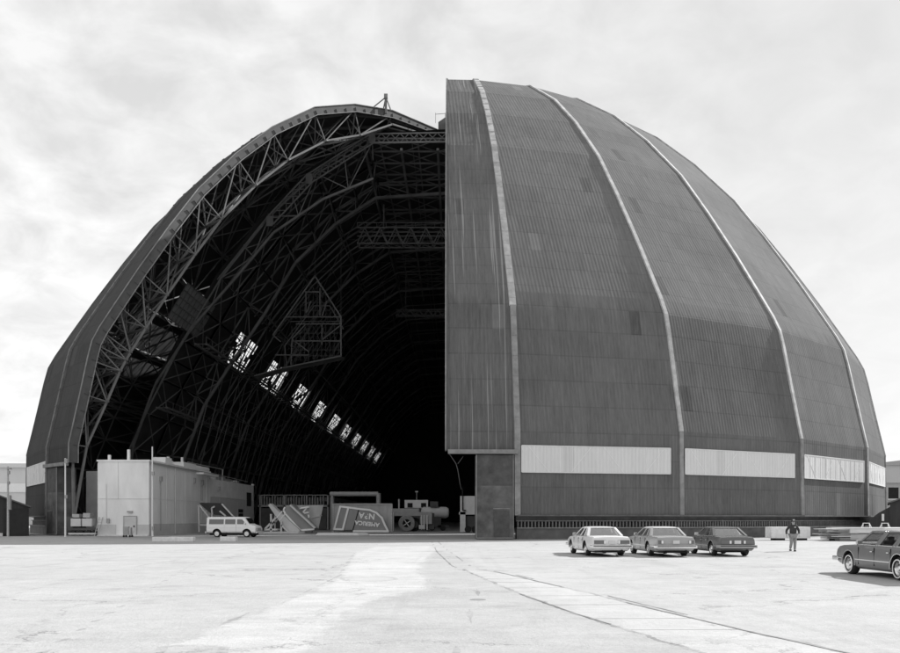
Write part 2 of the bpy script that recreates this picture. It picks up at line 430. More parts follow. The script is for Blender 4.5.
    for i, (z0, z1, mm_) in enumerate(((.05, 4.45, M_rust), (4.45, 7.0, M_rustd))):
        q = MB(); c = (p0+p1)/2-n_*.9+Vector((0, 0, (z0+z1)/2)); q.box(c, (dd.length, 1.9, z1-z0), rz=math.atan2(dd.y, dd.x))
        post = q.build('corner_post', mm_, root)
        if i == 0:
            tr = MB()
            for z in (2.55,): tr.bar(p0+dd*.45+n_*.08+Vector((0, 0, z)), p0+dd*.9+n_*.08+Vector((0, 0, z)), .07)
            tr.bar(p0+dd*.0+n_*.08+Vector((0, 0, .1)), p0+dd*.0+n_*.08+Vector((0, 0, 7)), .09)
            tr.bar(p0+dd*.0+n_*.1+Vector((0, 0, .12)), p1+n_*.1+Vector((0, 0, .12)), .1)
            tr.bar(p1+n_*.08+Vector((0, 0, .1)), p1+n_*.08+Vector((0, 0, 7)), .07)
            tr.build('post_trim', M_lip, post)
            dr = MB(); dr.box(p0+dd*.68+n_*.07+Vector((0, 0, 1.25)), (dd.length*.42, .06, 2.3), rz=math.atan2(dd.y, dd.x)); dr.build('hatch', M_rustd, post)
    # running gear skirt below the lip
    lip = MB(); sk = MB(); lv = MB(); tr = MB(); bg_ = MB()
    for k in range(1, len(az)-1):
        a0, a1 = R(az[k]), R(az[k+1])
        def Q(r, z): return [leafpos(a0, r, z), leafpos(a1, r, z)]
        b0, b1 = Q(58.5, 2.0); lip.bar(b0, b1, .3, .12)
        def slab(mb, r0, r1, z0, z1):
            v = Q(r0, z0)+Q(r1, z0)+Q(r0, z1)+Q(r1, z1)
            mb.add(v, [(0, 1, 3, 2), (4, 6, 7, 5), (0, 4, 5, 1), (2, 3, 7, 6), (0, 2, 6, 4), (1, 5, 7, 3)])
        slab(sk, 57.3, 58.0, 0, .98); slab(sk, 57.0, 57.6, 1.5, 1.98)
        slab(bg_, 56.6, 56.8, .98, 1.5)
        slab(tr, 57.9, 58.1, .9, 1.0); slab(tr, 57.5, 57.9, 1.5, 1.58)
        e0, e1 = Q(57.6, 0); n = int((e1-e0).length/.3); 
        for i in range(n):
            c = e0.lerp(e1, (i+.5)/n); lv.box(c+Vector((0, 0, 1.24)), (.11, .3, .52), rz=(a0+a1)/2)
        # roof sheet of the skirt
    lip.build('drip_lip', M_ribd, root); sk.build('skirt', M_ribd, root); lv.build('louvres', M_lip, root)
    bg_.build('louvre_backing', M_dark, root); tr.build('guide_rails', M_lip, root)
    return root

ribsR = [5+14.6*i for i in range(6)]
leafR = make_leaf('hangar_door', 'huge closed orange-peel hangar door with dark corrugated cladding and pale ribs, filling the right of the photo', -.7, 1, ribsR, True)
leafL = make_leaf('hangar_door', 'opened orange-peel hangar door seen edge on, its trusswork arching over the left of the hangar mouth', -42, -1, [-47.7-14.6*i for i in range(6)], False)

# ------------------------------------------------------------------ hangar body
hang = thing('airship_hangar', 'vast dark airship hangar with steel arch trusses receding behind the open door', 'hangar')
SK = [(0, 57.2), (13, 56.5), (20, 52), (27, 45.5), (34, 36.5), (39.3, 27.5), (42.5, 22), (46.5, 12), (48.5, 0)]
Y0, Y1 = 118.0, 430.0
WY = [136+27.5*k for k in range(10)]
def skin_quad(mb, a, b, y0, y1, s):
    q = [(s*a[0], y0, a[1]), (s*b[0], y0, b[1]), (s*b[0], y1, b[1]), (s*a[0], y1, a[1])]
    mb.add(q, [(0, 1, 2, 3) if s > 0 else (3, 2, 1, 0)])
sk = MB()
wa = (36.0, 33.1); wb = (38.85, 28.25)               # window strip on the profile (between points 4 and 5)
for s in (1, -1):
    for i in range(len(SK)-1):
        if s == -1 and i == 4:
            a, b = SK[4], SK[5]; skin_quad(sk, a, wa, Y0, Y1, s); skin_quad(sk, wb, b, Y0, Y1, s)
            ys = [Y0]+[y for wy in WY for y in (wy, wy+15)]+[Y1]
            for j in range(0, len(ys), 2): skin_quad(sk, wa, wb, ys[j], ys[j+1], s)
        else: skin_quad(sk, SK[i], SK[i+1], Y0, Y1, s)
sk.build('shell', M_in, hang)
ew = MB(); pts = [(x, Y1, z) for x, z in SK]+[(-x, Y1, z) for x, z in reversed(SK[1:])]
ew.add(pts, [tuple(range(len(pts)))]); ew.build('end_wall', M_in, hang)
for k, wy in enumerate(WY):
    fr = MB(); P_ = lambda u, y, o=0: Vector((-(wa[0]+(wb[0]-wa[0])*u), y, wa[1]+(wb[1]-wa[1])*u))
    for i in range(11):
        y = wy+15*i/10; fr.bar(P_(0, y), P_(1, y), .10)
    for i in range(7): fr.bar(P_(i/6, wy), P_(i/6, wy+15), .08)
    wf = fr.build('window', M_steeld, hang)
    pn = MB()
    for i in range(10):
        for j in range(6):
            if random.random() < .15:
                y0 = wy+1.5*i; pn.add([P_(j/6, y0), P_(j/6, y0+1.5), P_((j+1)/6, y0+1.5), P_((j+1)/6, y0)], [(0, 1, 2, 3)])
    if pn.v: pn.build('pane', M_in, wf)
sw = MB(); sp_ = MB(); P_ = lambda u, y, o=0: Vector((-(35.6+(38.3-35.6)*u)+o, y, 33.0+(28.4-33.0)*u))
sp_.add([P_(0, 110), P_(0, 122.5), P_(1, 122.5), P_(1, 110)], [(0, 1, 2, 3)])
for i in range(10): sw.bar(P_(0, 110+12.5*i/9, .06), P_(1, 110+12.5*i/9, .06), .1)
for i in range(6): sw.bar(P_(i/5, 110, .06), P_(i/5, 122.5, .06), .09)
so_ = sp_.build('screened_window', mat('window_screen', .2, .9, .2, 1), hang); sw.build('window_bars', M_steeld, so_)
INN = [(0, 54.6), (13, 53.7), (19.5, 49.5), (26, 43.2), (31, 34.9), (36, 27.5), (40.7, 20.2), (44, 11.6), (46.6, 0)]
OUTC = [(0, 56.9), (12.8, 56.1), (19.7, 51.6), (26.7, 45.1), (33.6, 36.2), (38.9, 27.3), (42.1, 21.8), (46.1, 11.8), (48.2, 0)]
def arch(Y, I, O, wI=.45, wO=.3, ww=.16, m=M_steel, sub=2, both=(-1, 1), double=False):
    c = MB(); wb_ = MB()
    I2, O2 = [], []
    for P, Q in ((I, I2), (O, O2)):
        for a, b in zip(P, P[1:]):
            for i in range(sub): Q.append((a[0]+(b[0]-a[0])*i/sub, a[1]+(b[1]-a[1])*i/sub))
        Q.append(P[-1])
    for s in both:
        V = lambda p, dy=0: Vector((s*p[0], Y+dy, p[1]))
        for i in range(len(I2)-1):
            if not (double and I2[i+1][0] < 12): c.bar(V(I2[i]), V(I2[i+1]), wI)
            c.bar(V(O2[i]), V(O2[i+1]), wO)
            if double and I2[i][0] < 11: continue
            wb_.bar(V(I2[i]), V(O2[i]), ww)
            wb_.bar(V(I2[i]) if i % 2 else V(O2[i]), V(O2[i+1]) if i % 2 else V(I2[i+1]), ww)
            # braces splaying from the inner chord to the purlin line of the next frame
            if double and I2[i+1][0] < 12: continue
            if i % 2 == 0:
                wb_.bar(V(I2[i]), V(O2[i], 6), ww); wb_.bar(V(I2[i]), V(O2[i], -6 if Y > 125 else 0), ww)
    o = c.build('arch', m, hang); wb_.build('web', m, o); return o
for k in range(11): arch(134.5+27.5*k, INN, OUTC, m=M_steel, wI=.42, wO=.22, ww=.12)
for k in range(10): 
    m_ = MB(); Y = 148.2+27.5*k
    for s in (-1, 1):
        for a, b in zip(OUTC, OUTC[1:]):
            m_.bar((s*a[0], Y, a[1]), (s*b[0], Y, b[1]), .3)
            m_.bar((s*(a[0]*.96), Y, a[1]*.96), (s*(b[0]*.96), Y, b[1]*.96), .2)
    m_.build('secondary_arch', M_steel, hang)
# front arch
FI = [(0, 50.4), (11.8, 50.2), (18.9, 47.3), (26, 42.5), (31.7, 35.7), (37.7, 28.9), (42.9, 20.8), (46, 12.1), (47.6, 0)]
FO = [(0, 55.5), (11.9, 55.4), (19.9, 50.9), (26.6, 44.8), (33.5, 36), (39, 27.0), (43.6, 18), (46.6, 11.5), (48.2, 0)]
arch(118.3, FI, FO, wI=.3, wO=.2, ww=.13, m=M_steelp, double=True)
# lattice girder across the mouth
lg = MB()
LG = [(-26.4, 43.9), (-20.8, 49.9), (-11.9, 55.6), (0, 55.8), (11.9, 55.6), (20.8, 49.9), (26.4, 43.9)]
for a, b in zip(LG, LG[1:]):
    A, B = Vector((a[0], 117.6, a[1])), Vector((b[0], 117.6, b[1])); d = B-A; n = Vector((-d.z, 0, d.x)).normalized()*.65
    lg.bar(A+n, B+n, .18); lg.bar(A-n, B-n, .18); k = max(2, int(d.length/1.3))
    for i in range(k):
        p, q = A.lerp(B, i/k), A.lerp(B, (i+1)/k); lg.bar(p+n, q-n, .09); lg.bar(p-n, q+n, .09)
    lg.box(A, (.9, .25, 1.4))
lg.build('lattice_girder', M_steelp, hang)
# ceiling and wall purlins
pl = MB()
for s in (-1, 1):
    OS = resample(OUTC, 5.2)
    for (x, z) in OS[1:-1]:
        pl.bar((s*x, Y0, z), (s*x, Y1, z), random.uniform(.1, .2))
    for i in range(0, 9):
        x, z = INN[min(i, 8)]
        if z > 3: pl.bar((s*x, 134.5, z), (s*x, Y1, z), .24)
for x in [-11, -5.5, 0, 5.5, 11]: pl.bar((x, Y0, 56.1), (x, Y1, 56.1), .2)
pl.build('longitudinal_purlins', M_steel, hang)
# transverse ceiling bracing that shows between the first frames
cb = MB()
ys = [118.3+4.1*i for i in range(5)]+[134.5+5.5*i for i in range(1, 12)]
for j, y in enumerate(ys):
    cb.bar((-13, y, 55.9), (13, y, 55.9), .22)
    cb.bar((-13, y, 55.6), (-20, y, 51.2), .2); cb.bar((-20, y, 51.2), (-27, y, 44.6), .18); cb.bar((-27, y, 44.6), (-34, y, 35.8), .18)
    if j < len(ys)-1:
        for x in (-13, -7.8, -2.6, 2.6, 7.8):
            cb.bar((x, y, 55.8), (x+5.2, ys[j+1], 55.8), .12); cb.bar((x+5.2, y, 55.8), (x, ys[j+1], 55.8), .12)
for x in (-13, -7.8, -2.6, 2.6):
    cb.bar((x, 118.3, 54.4), (x, 200, 54.4), .35)
cb.build('ceiling_bracing', M_steel, hang)
# hanging drop rods and vertical studs of the side wall
st = MB()
for k in range(8):
    for j in range(6):
        y = 134.5+27.5*k+4.6*j
        st.bar((-45.5, y, .2), (-38.6, y, 27), .14)
        if j % 2 == 0: st.bar((-45.5, y, .2), (-42, y+4.6, 13), .1)
    for j in range(3):
        y = 134.5+27.5*k+9*j; st.bar((-41, y, 20), (-33, y+2, 33), .12)
for k in range(9):                                   # bracing lattice between the arches
    ya, yb = 134.5+27.5*k, 148.2+27.5*k
    for (u, v) in ((ya, yb), (yb, ya+27.5)):
        for i in range(1, len(OUTC)-1):
            a, b = OUTC[i], OUTC[i+1]
            st.bar((-a[0], u, a[1]), (-b[0], v, b[1]), .13); st.bar((-a[0], v, a[1]), (-b[0], u, b[1]), .13)
            if i < 6:
                a, b = INN[i], OUTC[i]; st.bar((-a[0], ya if u == ya else v, a[1]), (-b[0], yb, b[1]), .12)
for u in (118.3, 126.4):
    for i in range(1, len(OUTC)-1):
        a, b = OUTC[i], OUTC[i+1]; m2_ = ((a[0]+b[0])/2, (a[1]+b[1])/2)
        for p, q in ((a, m2_), (m2_, b)):
            st.bar((-p[0]+.3, u, p[1]-.3), (-q[0]+.3, u+8.1, q[1]-.3), .13); st.bar((-p[0]+.3, u+8.1, p[1]-.3), (-q[0]+.3, u, q[1]-.3), .13)
            st.bar((-p[0]+.2, 118.3, p[1]-.2), (-p[0]+.2, 134.5, p[1]-.2), .16)
        st.bar((-a[0]+.3, 126.4, a[1]-.3), (-b[0]+.3, 126.4, b[1]-.3), .3)
st.build('wall_studs', M_steel, hang)
cw = MB()
for (x, z, wd) in ((-37.7, 27.0, 1.6), (-43.3, 17.8, 1.4)):
    for dx in (0, wd): cw.bar((x+dx, 120, z), (x+dx, Y1, z), .28)
    cw.bar((x+wd, 120, z+1.05), (x+wd, Y1, z+1.05), .08)
    y = 120
    while y < 330:
        cw.bar((x, y, z), (x+wd, y, z), .1); cw.bar((x+wd, y, z), (x+wd, y, z+1.05), .07); y += 3
cw.build('catwalk', M_steelp, hang)
# roof pivot housing
ph_ = MB(); ph_.b2(-2.6, 3.6, 121.5, 129, 57.3, 59.8); ph_.prism([(-2.6, 59.8), (3.6, 59.8), (2.6, 60.5), (-1.6, 60.5)], lambda x, z: Vector((x, 121.5, z)), lambda x, z: Vector((x, 129, z)))
ph_.build('pivot_housing', M_clad and M_ribd, hang)
rl = MB()
for x in (-3.0, -1.6, 0): rl.bar((x, 121.8, 59.8), (x, 121.8, 61.3), .05)
rl.bar((-3.0, 121.8, 61.1), (2, 121.8, 61.5), .05)
rl.cyl((-1.4, 123, 60.3), (-1.4, 123, 61.6), .16); rl.cyl((-1.4, 123, 61.6), (-1.4, 123, 62.2), .05)
rl.build('railing', M_steel, hang)
# travelling bridge and suspended staging inside
def lattice_box(mb, A, B, dz, dy, n, w=.14):
    A, B = Vector(A), Vector(B); c = [Vector((0, 0, 0)), Vector((0, dy, 0)), Vector((0, 0, dz)), Vector((0, dy, dz))]
    for o in c: mb.bar(A+o, B+o, w*1.3)
    for i in range(n):
        p, q = A.lerp(B, i/n), A.lerp(B, (i+1)/n); m_ = (p+q)/2
        for y_ in (0, dy):
            o = Vector((0, y_, 0)); mb.bar(p+o, m_+o+Vector((0, 0, dz)), w); mb.bar(m_+o+Vector((0, 0, dz)), q+o, w)
        mb.bar(p, p+c[1], w*.8); mb.bar(m_+c[2], m_+c[3], w*.8)
        mb.bar(p, q+c[1], w*.6)
br = MB(); lattice_box(br, (-16.3, 137, 47.2), (14, 137, 47.2), 2.6, 2.2, 12, .15)
br.bar((-16.3, 137, 48.4), (14, 137, 48.4), .14); br.bar((-16.3, 137, 50.6), (14, 137, 50.6), .12)
for i in range(20): br.bar((-16.3+1.6*i, 137, 49.8), (-16.3+1.6*i, 137, 50.6), .08)
for x in (-12, 8): 
    br.bar((x, 138, 49.8), (x, 138, 54), .2)
t = thing('bridge_crane', 'pale lattice truss bridge hung under the hangar ceiling beside the door edge', 'crane bridge'); br.build('girder', M_steelp, t)
br2 = MB(); lattice_box(br2, (-12, 165, 42.2), (14, 165, 42.2), 1.1, 1.2, 14, .09)
for x in (-10, 0, 12): br2.bar((x, 165.5, 43.3), (x, 165.5, 54.5), .1)
t = thing('bridge_crane', 'thin faint crane rail hung deeper in the hangar, below the lattice truss bridge', 'crane bridge'); br2.build('girder', M_steel, t)
stg = thing('staging_platform', 'suspended gable-shaped scaffold staging hanging in the dark hangar mouth', 'staging')
s1 = MB(); Y = 132.0; k = Y/F
def I(x, y, dy=0): return Vector(((x-CX)*k, Y+dy, H0+(CY-y)*k))
def pl_(mb, pts, w, dy=0):
    for a, b in zip(pts, pts[1:]): mb.bar(I(*a, dy), I(*b, dy), w)
pl_(s1, [(273, 335), (315, 276), (341, 317), (341, 356), (283, 368)], .22)
pl_(s1, [(281, 342), (311, 301), (327, 301), (341, 325)], .16, 3)
for a, b in (((286, 317), (341, 317)), ((296, 324), (342, 324)), ((305, 292), (321, 292)), ((292, 341), (341, 341)), ((275, 355), (309, 355)), ((273, 335), (281, 342)), ((309, 352), (292, 339)), ((292, 339), (306, 324)), ((322, 340), (341, 325)), ((311, 301), (305, 317)), ((327, 301), (322, 317)), ((315, 276), (321, 287)), ((306, 292), (306, 316)), ((320, 288), (320, 316)), ((322, 324), (322, 345)), ((292, 341), (291, 365)), ((254, 376), (283, 368))):
    s1.bar(I(*a), I(*b), .16)
for p in ((273, 335), (315, 276), (341, 317), (341, 356), (306, 292), (320, 292), (286, 317), (292, 341)): s1.bar(I(*p), I(*p, 3), .14)
pl_(s1, [(286, 317), (341, 317)], .12, 3); pl_(s1, [(281, 342), (283, 366), (341, 354)], .14, 3)
for i in range(12):                                   # finer infill of the staging
    x = 290+4.3*i; yt = 317-abs(0)-(min(x-287, 29)*1.3 if x < 316 else max(0, (341-x)*1.5)); s1.bar(I(x, yt, 1.5), I(x, 317, 1.5), .05); s1.bar(I(x, 324, 1.5), I(x, 362-.16*(x-283), 1.5), .05)
    if i % 2: s1.bar(I(x, 324, 1.5), I(x+8 if x < 332 else x, 341, 1.5), .05); s1.bar(I(x, 341, 1.5), I(x-8, 358, 1.5), .05)
for y in (300, 308, 331, 348, 354): s1.bar(I(300 if y < 317 else 290, y, 1.5), I(328 if y < 317 else 341, y, 1.5), .05)
s1.build('frame', M_steelp, stg)
s2 = MB(); s2.bar(I(283, 368, 1.5), I(341, 356, 1.5), 3, .12); s2.bar(I(254, 376, 1.5), I(283, 368, 1.5), 3, .12); s2.build('deck', M_steel, stg)
s3 = MB()
for p in ((315, 276), (341, 317)): s3.bar(I(*p), I(*p)+Vector((0, 0, 53-I(*p).z)), .05)
s3.build('cable', M_steeld, stg)

# roof tripod on the open leaf
tp = thing('tripod_mast', 'small steel tripod mast standing on top of the hangar roofline', 'mast', (0, 0, 0))
kk = 115/F; A = lambda x, y, dy=0: Vector(((x-CX)*kk, 115+dy, H0+(CY-y)*kk))
m_ = MB()
for p in (A(373, 107.5), A(380.5, 109.5, 2), A(391, 110.5)): m_.bar(p, A(385.5, 94.5, .7), .14)
m_.bar(A(385.5, 111, .7), A(385.5, 93.5, .7), .3); m_.build('leg_frame', M_steel, tp)
m_ = MB(); m_.box(A(385.5, 94, .7), (.5, .5, .6)); m_.build('lamp_head', M_lip, tp)

# ------------------------------------------------------------------ ground

G = lambda x, y: tuple(ground(x, y))[:2]
P_asph = [G(303, 657), G(352, 610), G(385, 597), G(425, 591), G(428, 580), G(418, 572), G(424, 562), G(436, 550), G(470, 560), G(560, 600), G(720, 657)]
P_bright = [G(150, 657), G(230, 622), G(300, 597), G(338, 578), G(355, 553), G(375, 546.5), G(432, 546), G(436, 551), G(424, 562), G(418, 572), G(428, 580), G(425, 590.5), G(385, 597), G(352, 610), G(303, 657)]
TA = [G(438, 541.5), G(447, 550), G(470, 566), G(510, 575), G(600, 596), G(650, 608.5), G(750, 632), G(860, 656)]
TB = [G(432, 542), G(437, 552), G(452, 566), G(480, 577), G(520, 594), G(570, 612), G(640, 634), G(712, 657)]
P_track = [G(476, 569)]+[p for p in TA[3:]]+[p for p in reversed(TB[3:])]+[G(462, 569)]
P_trackfar = [p for p in TA[:4]]+[p for p in reversed(TB[:4])]
def oval_pts(cx, cy, rx, ry): return [G(cx+rx*math.cos(a)*(1+.08*math.sin(3*a)), cy+ry*math.sin(a)) for a in [i*math.pi/12 for i in range(24)]]
P_ov = [oval_pts(369, 578.8, 27, 2.6), [G(153, 660), G(165, 646.5), G(200, 645), G(226, 647.5), G(215, 660)]]
import numpy as np
def sdist(poly, X, Y):
    """signed distance to a polygon, positive inside"""
    d = np.full(X.shape, 1e9); ins = np.zeros(X.shape, bool); n = len(poly)
    for i in range(n):
        (ax, ay), (bx, by) = poly[i], poly[(i+1) % n]
        ex, ey = bx-ax, by-ay; L2 = ex*ex+ey*ey+1e-9
        t = np.clip(((X-ax)*ex+(Y-ay)*ey)/L2, 0, 1); d = np.minimum(d, np.hypot(X-ax-t*ex, Y-ay-t*ey))
        c = (ay > Y) != (by > Y)
        ins ^= c & (X < ex*(Y-ay)/((ey if abs(ey) > 1e-9 else 1e-9))+ax)
    return np.where(ins, d, -d)
def gmat():
    m = bpy.data.materials.new('apron_concrete'); m.use_nodes = True; t = m.node_tree; b = t.nodes['Principled BSDF']
    b.inputs['Roughness'].default_value = .95; b.inputs['Specular IOR Level'].default_value = .05
    co = t.nodes.new('ShaderNodeTexCoord'); mm = lambda op, a, b_=None, c=None: M(op, a, b_, c, t)
    def noise(s, det, rough, stretch=(1, 1, 1), loc=(0, 0, 0), dist=0):
        mp = t.nodes.new('ShaderNodeMapping'); mp.inputs['Scale'].default_value = stretch; mp.inputs['Location'].default_value = loc; t.links.new(co.outputs['Object'], mp.inputs[0])
        n = t.nodes.new('ShaderNodeTexNoise'); n.inputs['Scale'].default_value = s; n.inputs['Detail'].default_value = det; n.inputs['Roughness'].default_value = rough; n.inputs['Distortion'].default_value = dist
        t.links.new(mp.outputs[0], n.inputs['Vector']); return n.outputs[0]
    def attr(nm):
        a = t.nodes.new('ShaderNodeAttribute'); a.attribute_name = nm; return a.outputs['Fac']
    A, B1, B2, C = noise(.06, 5, .6), noise(.45, 6, .68), noise(2.2, 6, .72, loc=(7, 3, 0)), noise(14, 4, .7)
    edge = mm('MULTIPLY', mm('SUBTRACT', noise(1.1, 8, .72), .5), 1.5)         # metres of wander along a patch edge
    def mask(nm, soft, wander=1.0):
        sd = mm('ADD', mm('MULTIPLY', mm('SUBTRACT', attr(nm), .5), 8.0), mm('MULTIPLY', edge, wander))
        return mm('MINIMUM', mm('MAXIMUM', mm('MULTIPLY_ADD', sd, 1/soft, .5), 0), 1)
    k = mm('ADD', .400, mm('MULTIPLY', mm('SUBTRACT', A, .5), .14)); k = mm('ADD', k, mm('MULTIPLY', mm('SUBTRACT', B1, .5), .17))
    k = mm('ADD', k, mm('MULTIPLY', mm('SUBTRACT', B2, .5), .16)); k = mm('ADD', k, mm('MULTIPLY', mm('SUBTRACT', C, .5), .14))
    br = mask('bright', .3, 1.25); k = mm('ADD', k, mm('MULTIPLY', mm('MULTIPLY', br, ramp(t, noise(.7, 6, .7, (1, 1.6, 1), (2, 8, 0)), [(.35, .35), (.6, 1)])), .075))
    asp = mask('asphalt', .4, .6); k = mm('SUBTRACT', k, mm('MULTIPLY', asp, .028))
    tr = mask('track', .12, .30); k = mm('ADD', k, mm('MULTIPLY', tr, .045))
    # dark crumbled lines on both sides of the track slabs and round the patches
    def rim(nm, w_, wander, amt, k):
        sd = mm('ABSOLUTE', mm('ADD', mm('MULTIPLY', mm('SUBTRACT', attr(nm), .5), 8.0), mm('MULTIPLY', edge, wander)))
        brk = ramp(t, noise(.9, 5, .7, loc=(3, 9, 0)), [(.36, .15), (.56, 1)])
        return mm('SUBTRACT', k, mm('MULTIPLY', mm('MULTIPLY', mm('LESS_THAN', sd, w_), brk), amt))
    k = rim('track', .055, .30, .14, k); k = rim('patch', .07, .15, .09, k); k = rim('bright', .05, .8, .035, k); k = rim('seamline', .06, .12, .10, k)
    k = mm('SUBTRACT', k, mm('MULTIPLY', mask('patch', .15, .15), .035))
    # slab joints across the track
    # stains and worn spots
    stn = ramp(t, noise(.22, 8, .74, (1, 2.2, 1)), [(.54, 0), (.72, 1)]); k = mm('SUBTRACT', k, mm('MULTIPLY', stn, .085))
    st2 = ramp(t, noise(1.6, 8, .8, (.5, 1, 1), (4, 4, 0)), [(.66, 0), (.72, 1)]); k = mm('SUBTRACT', k, mm('MULTIPLY', st2, .14))
    st3 = ramp(t, noise(.8, 8, .8, (.4, 1.4, 1), (14, 4, 0)), [(.62, 0), (.72, 1)]); k = mm('ADD', k, mm('MULTIPLY', st3, .05))
    # tyre tracks: faint darker lanes sweeping towards the doorway
    ln_ = ramp(t, noise(1, 4, .6, (1.1, .035, 1), (0, 2, 0), .3), [(.56, 0), (.66, 1)]); k = mm('SUBTRACT', k, mm('MULTIPLY', ln_, .022))
    vo = t.nodes.new('ShaderNodeTexVoronoi'); vo.feature = 'DISTANCE_TO_EDGE'; vo.inputs['Scale'].default_value = .13
    wp = t.nodes.new('ShaderNodeVectorMath'); wp.operation = 'MULTIPLY_ADD'
    nz = t.nodes.new('ShaderNodeTexNoise'); nz.inputs['Scale'].default_value = .4; nz.inputs['Detail'].default_value = 8; nz.inputs['Roughness'].default_value = .7; t.links.new(co.outputs['Object'], nz.inputs['Vector'])
    t.links.new(nz.outputs['Color'], wp.inputs[0]); wp.inputs[1].default_value = (4, 4, 0); t.links.new(co.outputs['Object'], wp.inputs[2]); t.links.new(wp.outputs[0], vo.inputs['Vector'])
    cr = mm('MULTIPLY', mm('LESS_THAN', vo.outputs['Distance'], .0045), ramp(t, noise(.35, 6, .7), [(.42, 0), (.6, 1)]))
    k = mm('SUBTRACT', k, mm('MULTIPLY', cr, .17))
    t.links.new(mm('MAXIMUM', k, .05), b.inputs['Base Color'])
    bp = t.nodes.new('ShaderNodeBump'); bp.inputs['Strength'].default_value = .5; bp.inputs['Distance'].default_value = .03; t.links.new(mm('ADD', C, B2), bp.inputs['Height']); t.links.new(bp.outputs[0], b.inputs['Normal'])
    return m
M_gr = gmat()
gm = MB(); S_ = 2500; gm.add([(-S_, -300, 0), (S_, -300, 0), (S_, 4000, 0), (-S_, 4000, 0)], [(0, 1, 2, 3)])
tag(gm.build('ground', M_gr), kind='structure')
xs = np.arange(-30, 30.01, .25); ys_ = np.arange(8, 62.01, .25); XX, YY = np.meshgrid(xs, ys_)
nx_, ny_ = len(xs), len(ys_)
me = bpy.data.meshes.new('apron'); vv = np.stack([XX.ravel(), YY.ravel(), np.full(XX.size, .004)], 1)
fcs = [(j*nx_+i, j*nx_+i+1, (j+1)*nx_+i+1, (j+1)*nx_+i) for j in range(ny_-1) for i in range(nx_-1)]
me.from_pydata(vv.tolist(), [], fcs); me.materials.append(M_gr)
def band(pts): return pts
def put(nm, arr):
    a = me.attributes.new(nm, 'FLOAT', 'POINT'); a.data.foreach_set('value', np.clip(.5+arr/8, 0, 1).ravel().astype(np.float32))
put('bright', sdist(P_bright, XX, YY)); put('asphalt', sdist(P_asph, XX, YY)); put('track', sdist(P_track, XX, YY))
put('patch', np.maximum(sdist(P_ov[0], XX, YY), sdist(P_ov[1], XX, YY)))
def ldist(pts):
    d = np.full(XX.shape, 1e9)
    for (ax, ay), (bx, by) in zip(pts, pts[1:]):
        ex, ey = bx-ax, by-ay; t = np.clip(((XX-ax)*ex+(YY-ay)*ey)/(ex*ex+ey*ey), 0, 1); d = np.minimum(d, np.hypot(XX-ax-t*ex, YY-ay-t*ey))
    return d
SEAM = [[G(-30, 607), G(30, 590), G(90, 575), G(150, 564), G(210, 556)], [G(130, 660), G(230, 621), G(300, 596), G(338, 577), G(355, 552)], [G(-20, 597.5), G(200, 598), G(400, 597.5)], [G(560, 560), G(760, 566), G(830, 590)], TA[:4], TB[:4], [G(450, 545), G(500, 552), G(640, 556)], [G(-20, 566), G(300, 566.5), G(330, 566)], [G(480, 586), G(455, 660)], [G(600, 580), G(905, 583)], [G(30, 660), G(200, 560)]]
put('seamline', np.minimum.reduce([ldist(q) for q in SEAM]))
o = bpy.data.objects.new('apron', me); COL.objects.link(o); tag(o, kind='structure')
def sheet(name, pts, z, m, jag=.12, step=.8):
    q = []
    for a, b in zip(pts, pts[1:]+pts[:1]):
        a, b = Vector(a[:2]), Vector(b[:2]); n = max(1, int((b-a).length/step))
        for i in range(n):
            p = a.lerp(b, i/n); j = jag*min(1, (b-a).length/4)*(.25+p.y/40)
            q.append((p.x+random.uniform(-j, j), p.y+random.uniform(-j, j), z))
    mb = MB(); mb.add(q, [tuple(range(len(q)))]); 
    me = mb.build(name, m); 
    bm = bmesh.new(); bm.from_mesh(me.data); bmesh.ops.triangulate(bm, faces=bm.faces)
    for f in bm.faces:
        if f.normal.z < 0: f.normal_flip()
    bm.to_mesh(me.data); bm.free()
    return tag(me, kind='structure')
M_slab = mat('track_slab', .445, .9, .1, 1); M_rail = mat('rail_steel', .22, .6, .4, 3); M_floor = mat('hangar_floor', .34, .9, .2, .25)
def line(pts, wd, nm, m, z, jag=.0, gap=0):
    P_ = []
    for a, b in zip(pts, pts[1:]):
        a, b = Vector(a), Vector(b); n = max(1, int((b-a).length/.35))
        for i in range(n): P_.append(a.lerp(b, i/n))
    P_.append(Vector(pts[-1])); mb = MB(); Lf, Rt = [], []
    for i, p in enumerate(P_):
        t = (P_[min(i+1, len(P_)-1)]-P_[max(0, i-1)]).normalized(); n = Vector((-t.y, t.x)); wv = wd*(1+random.uniform(-jag, jag)); o = n*random.uniform(-jag, jag)*wd*.5
        Lf.append(p+n*wv/2+o); Rt.append(p-n*wv/2+o)
    on = True
    for i in range(len(P_)-1):
        if gap and random.random() < .12: on = random.random() > gap
        if on or not gap: mb.add([(Lf[i].x, Lf[i].y, z), (Rt[i].x, Rt[i].y, z), (Rt[i+1].x, Rt[i+1].y, z), (Lf[i+1].x, Lf[i+1].y, z)], [(0, 1, 2, 3)])
    return tag(mb.build(nm, m), kind='structure')
line(TA[3:], .05, 'rail', M_rail, .010, .4, .25)
line([(p[0]+.17, p[1]) for p in TA[3:]], .035, 'rail', M_rail, .010, .5, .5)
line(TA[:4], .035, 'rail', M_rail, .010, .5, .4)
line(TB[:4], .035, 'rail', M_rail, .010, .5, .4)
line(TB[4:], .04, 'rail', M_rail, .010, .7, .5)
def track_pt(T, y):
    for a, b in zip(T, T[1:]):
        if b[1] <= y <= a[1]: f = (y-a[1])/(b[1]-a[1]); return a[0]+(b[0]-a[0])*f
    return T[-1][0]
mb = MB(); y = 23.5
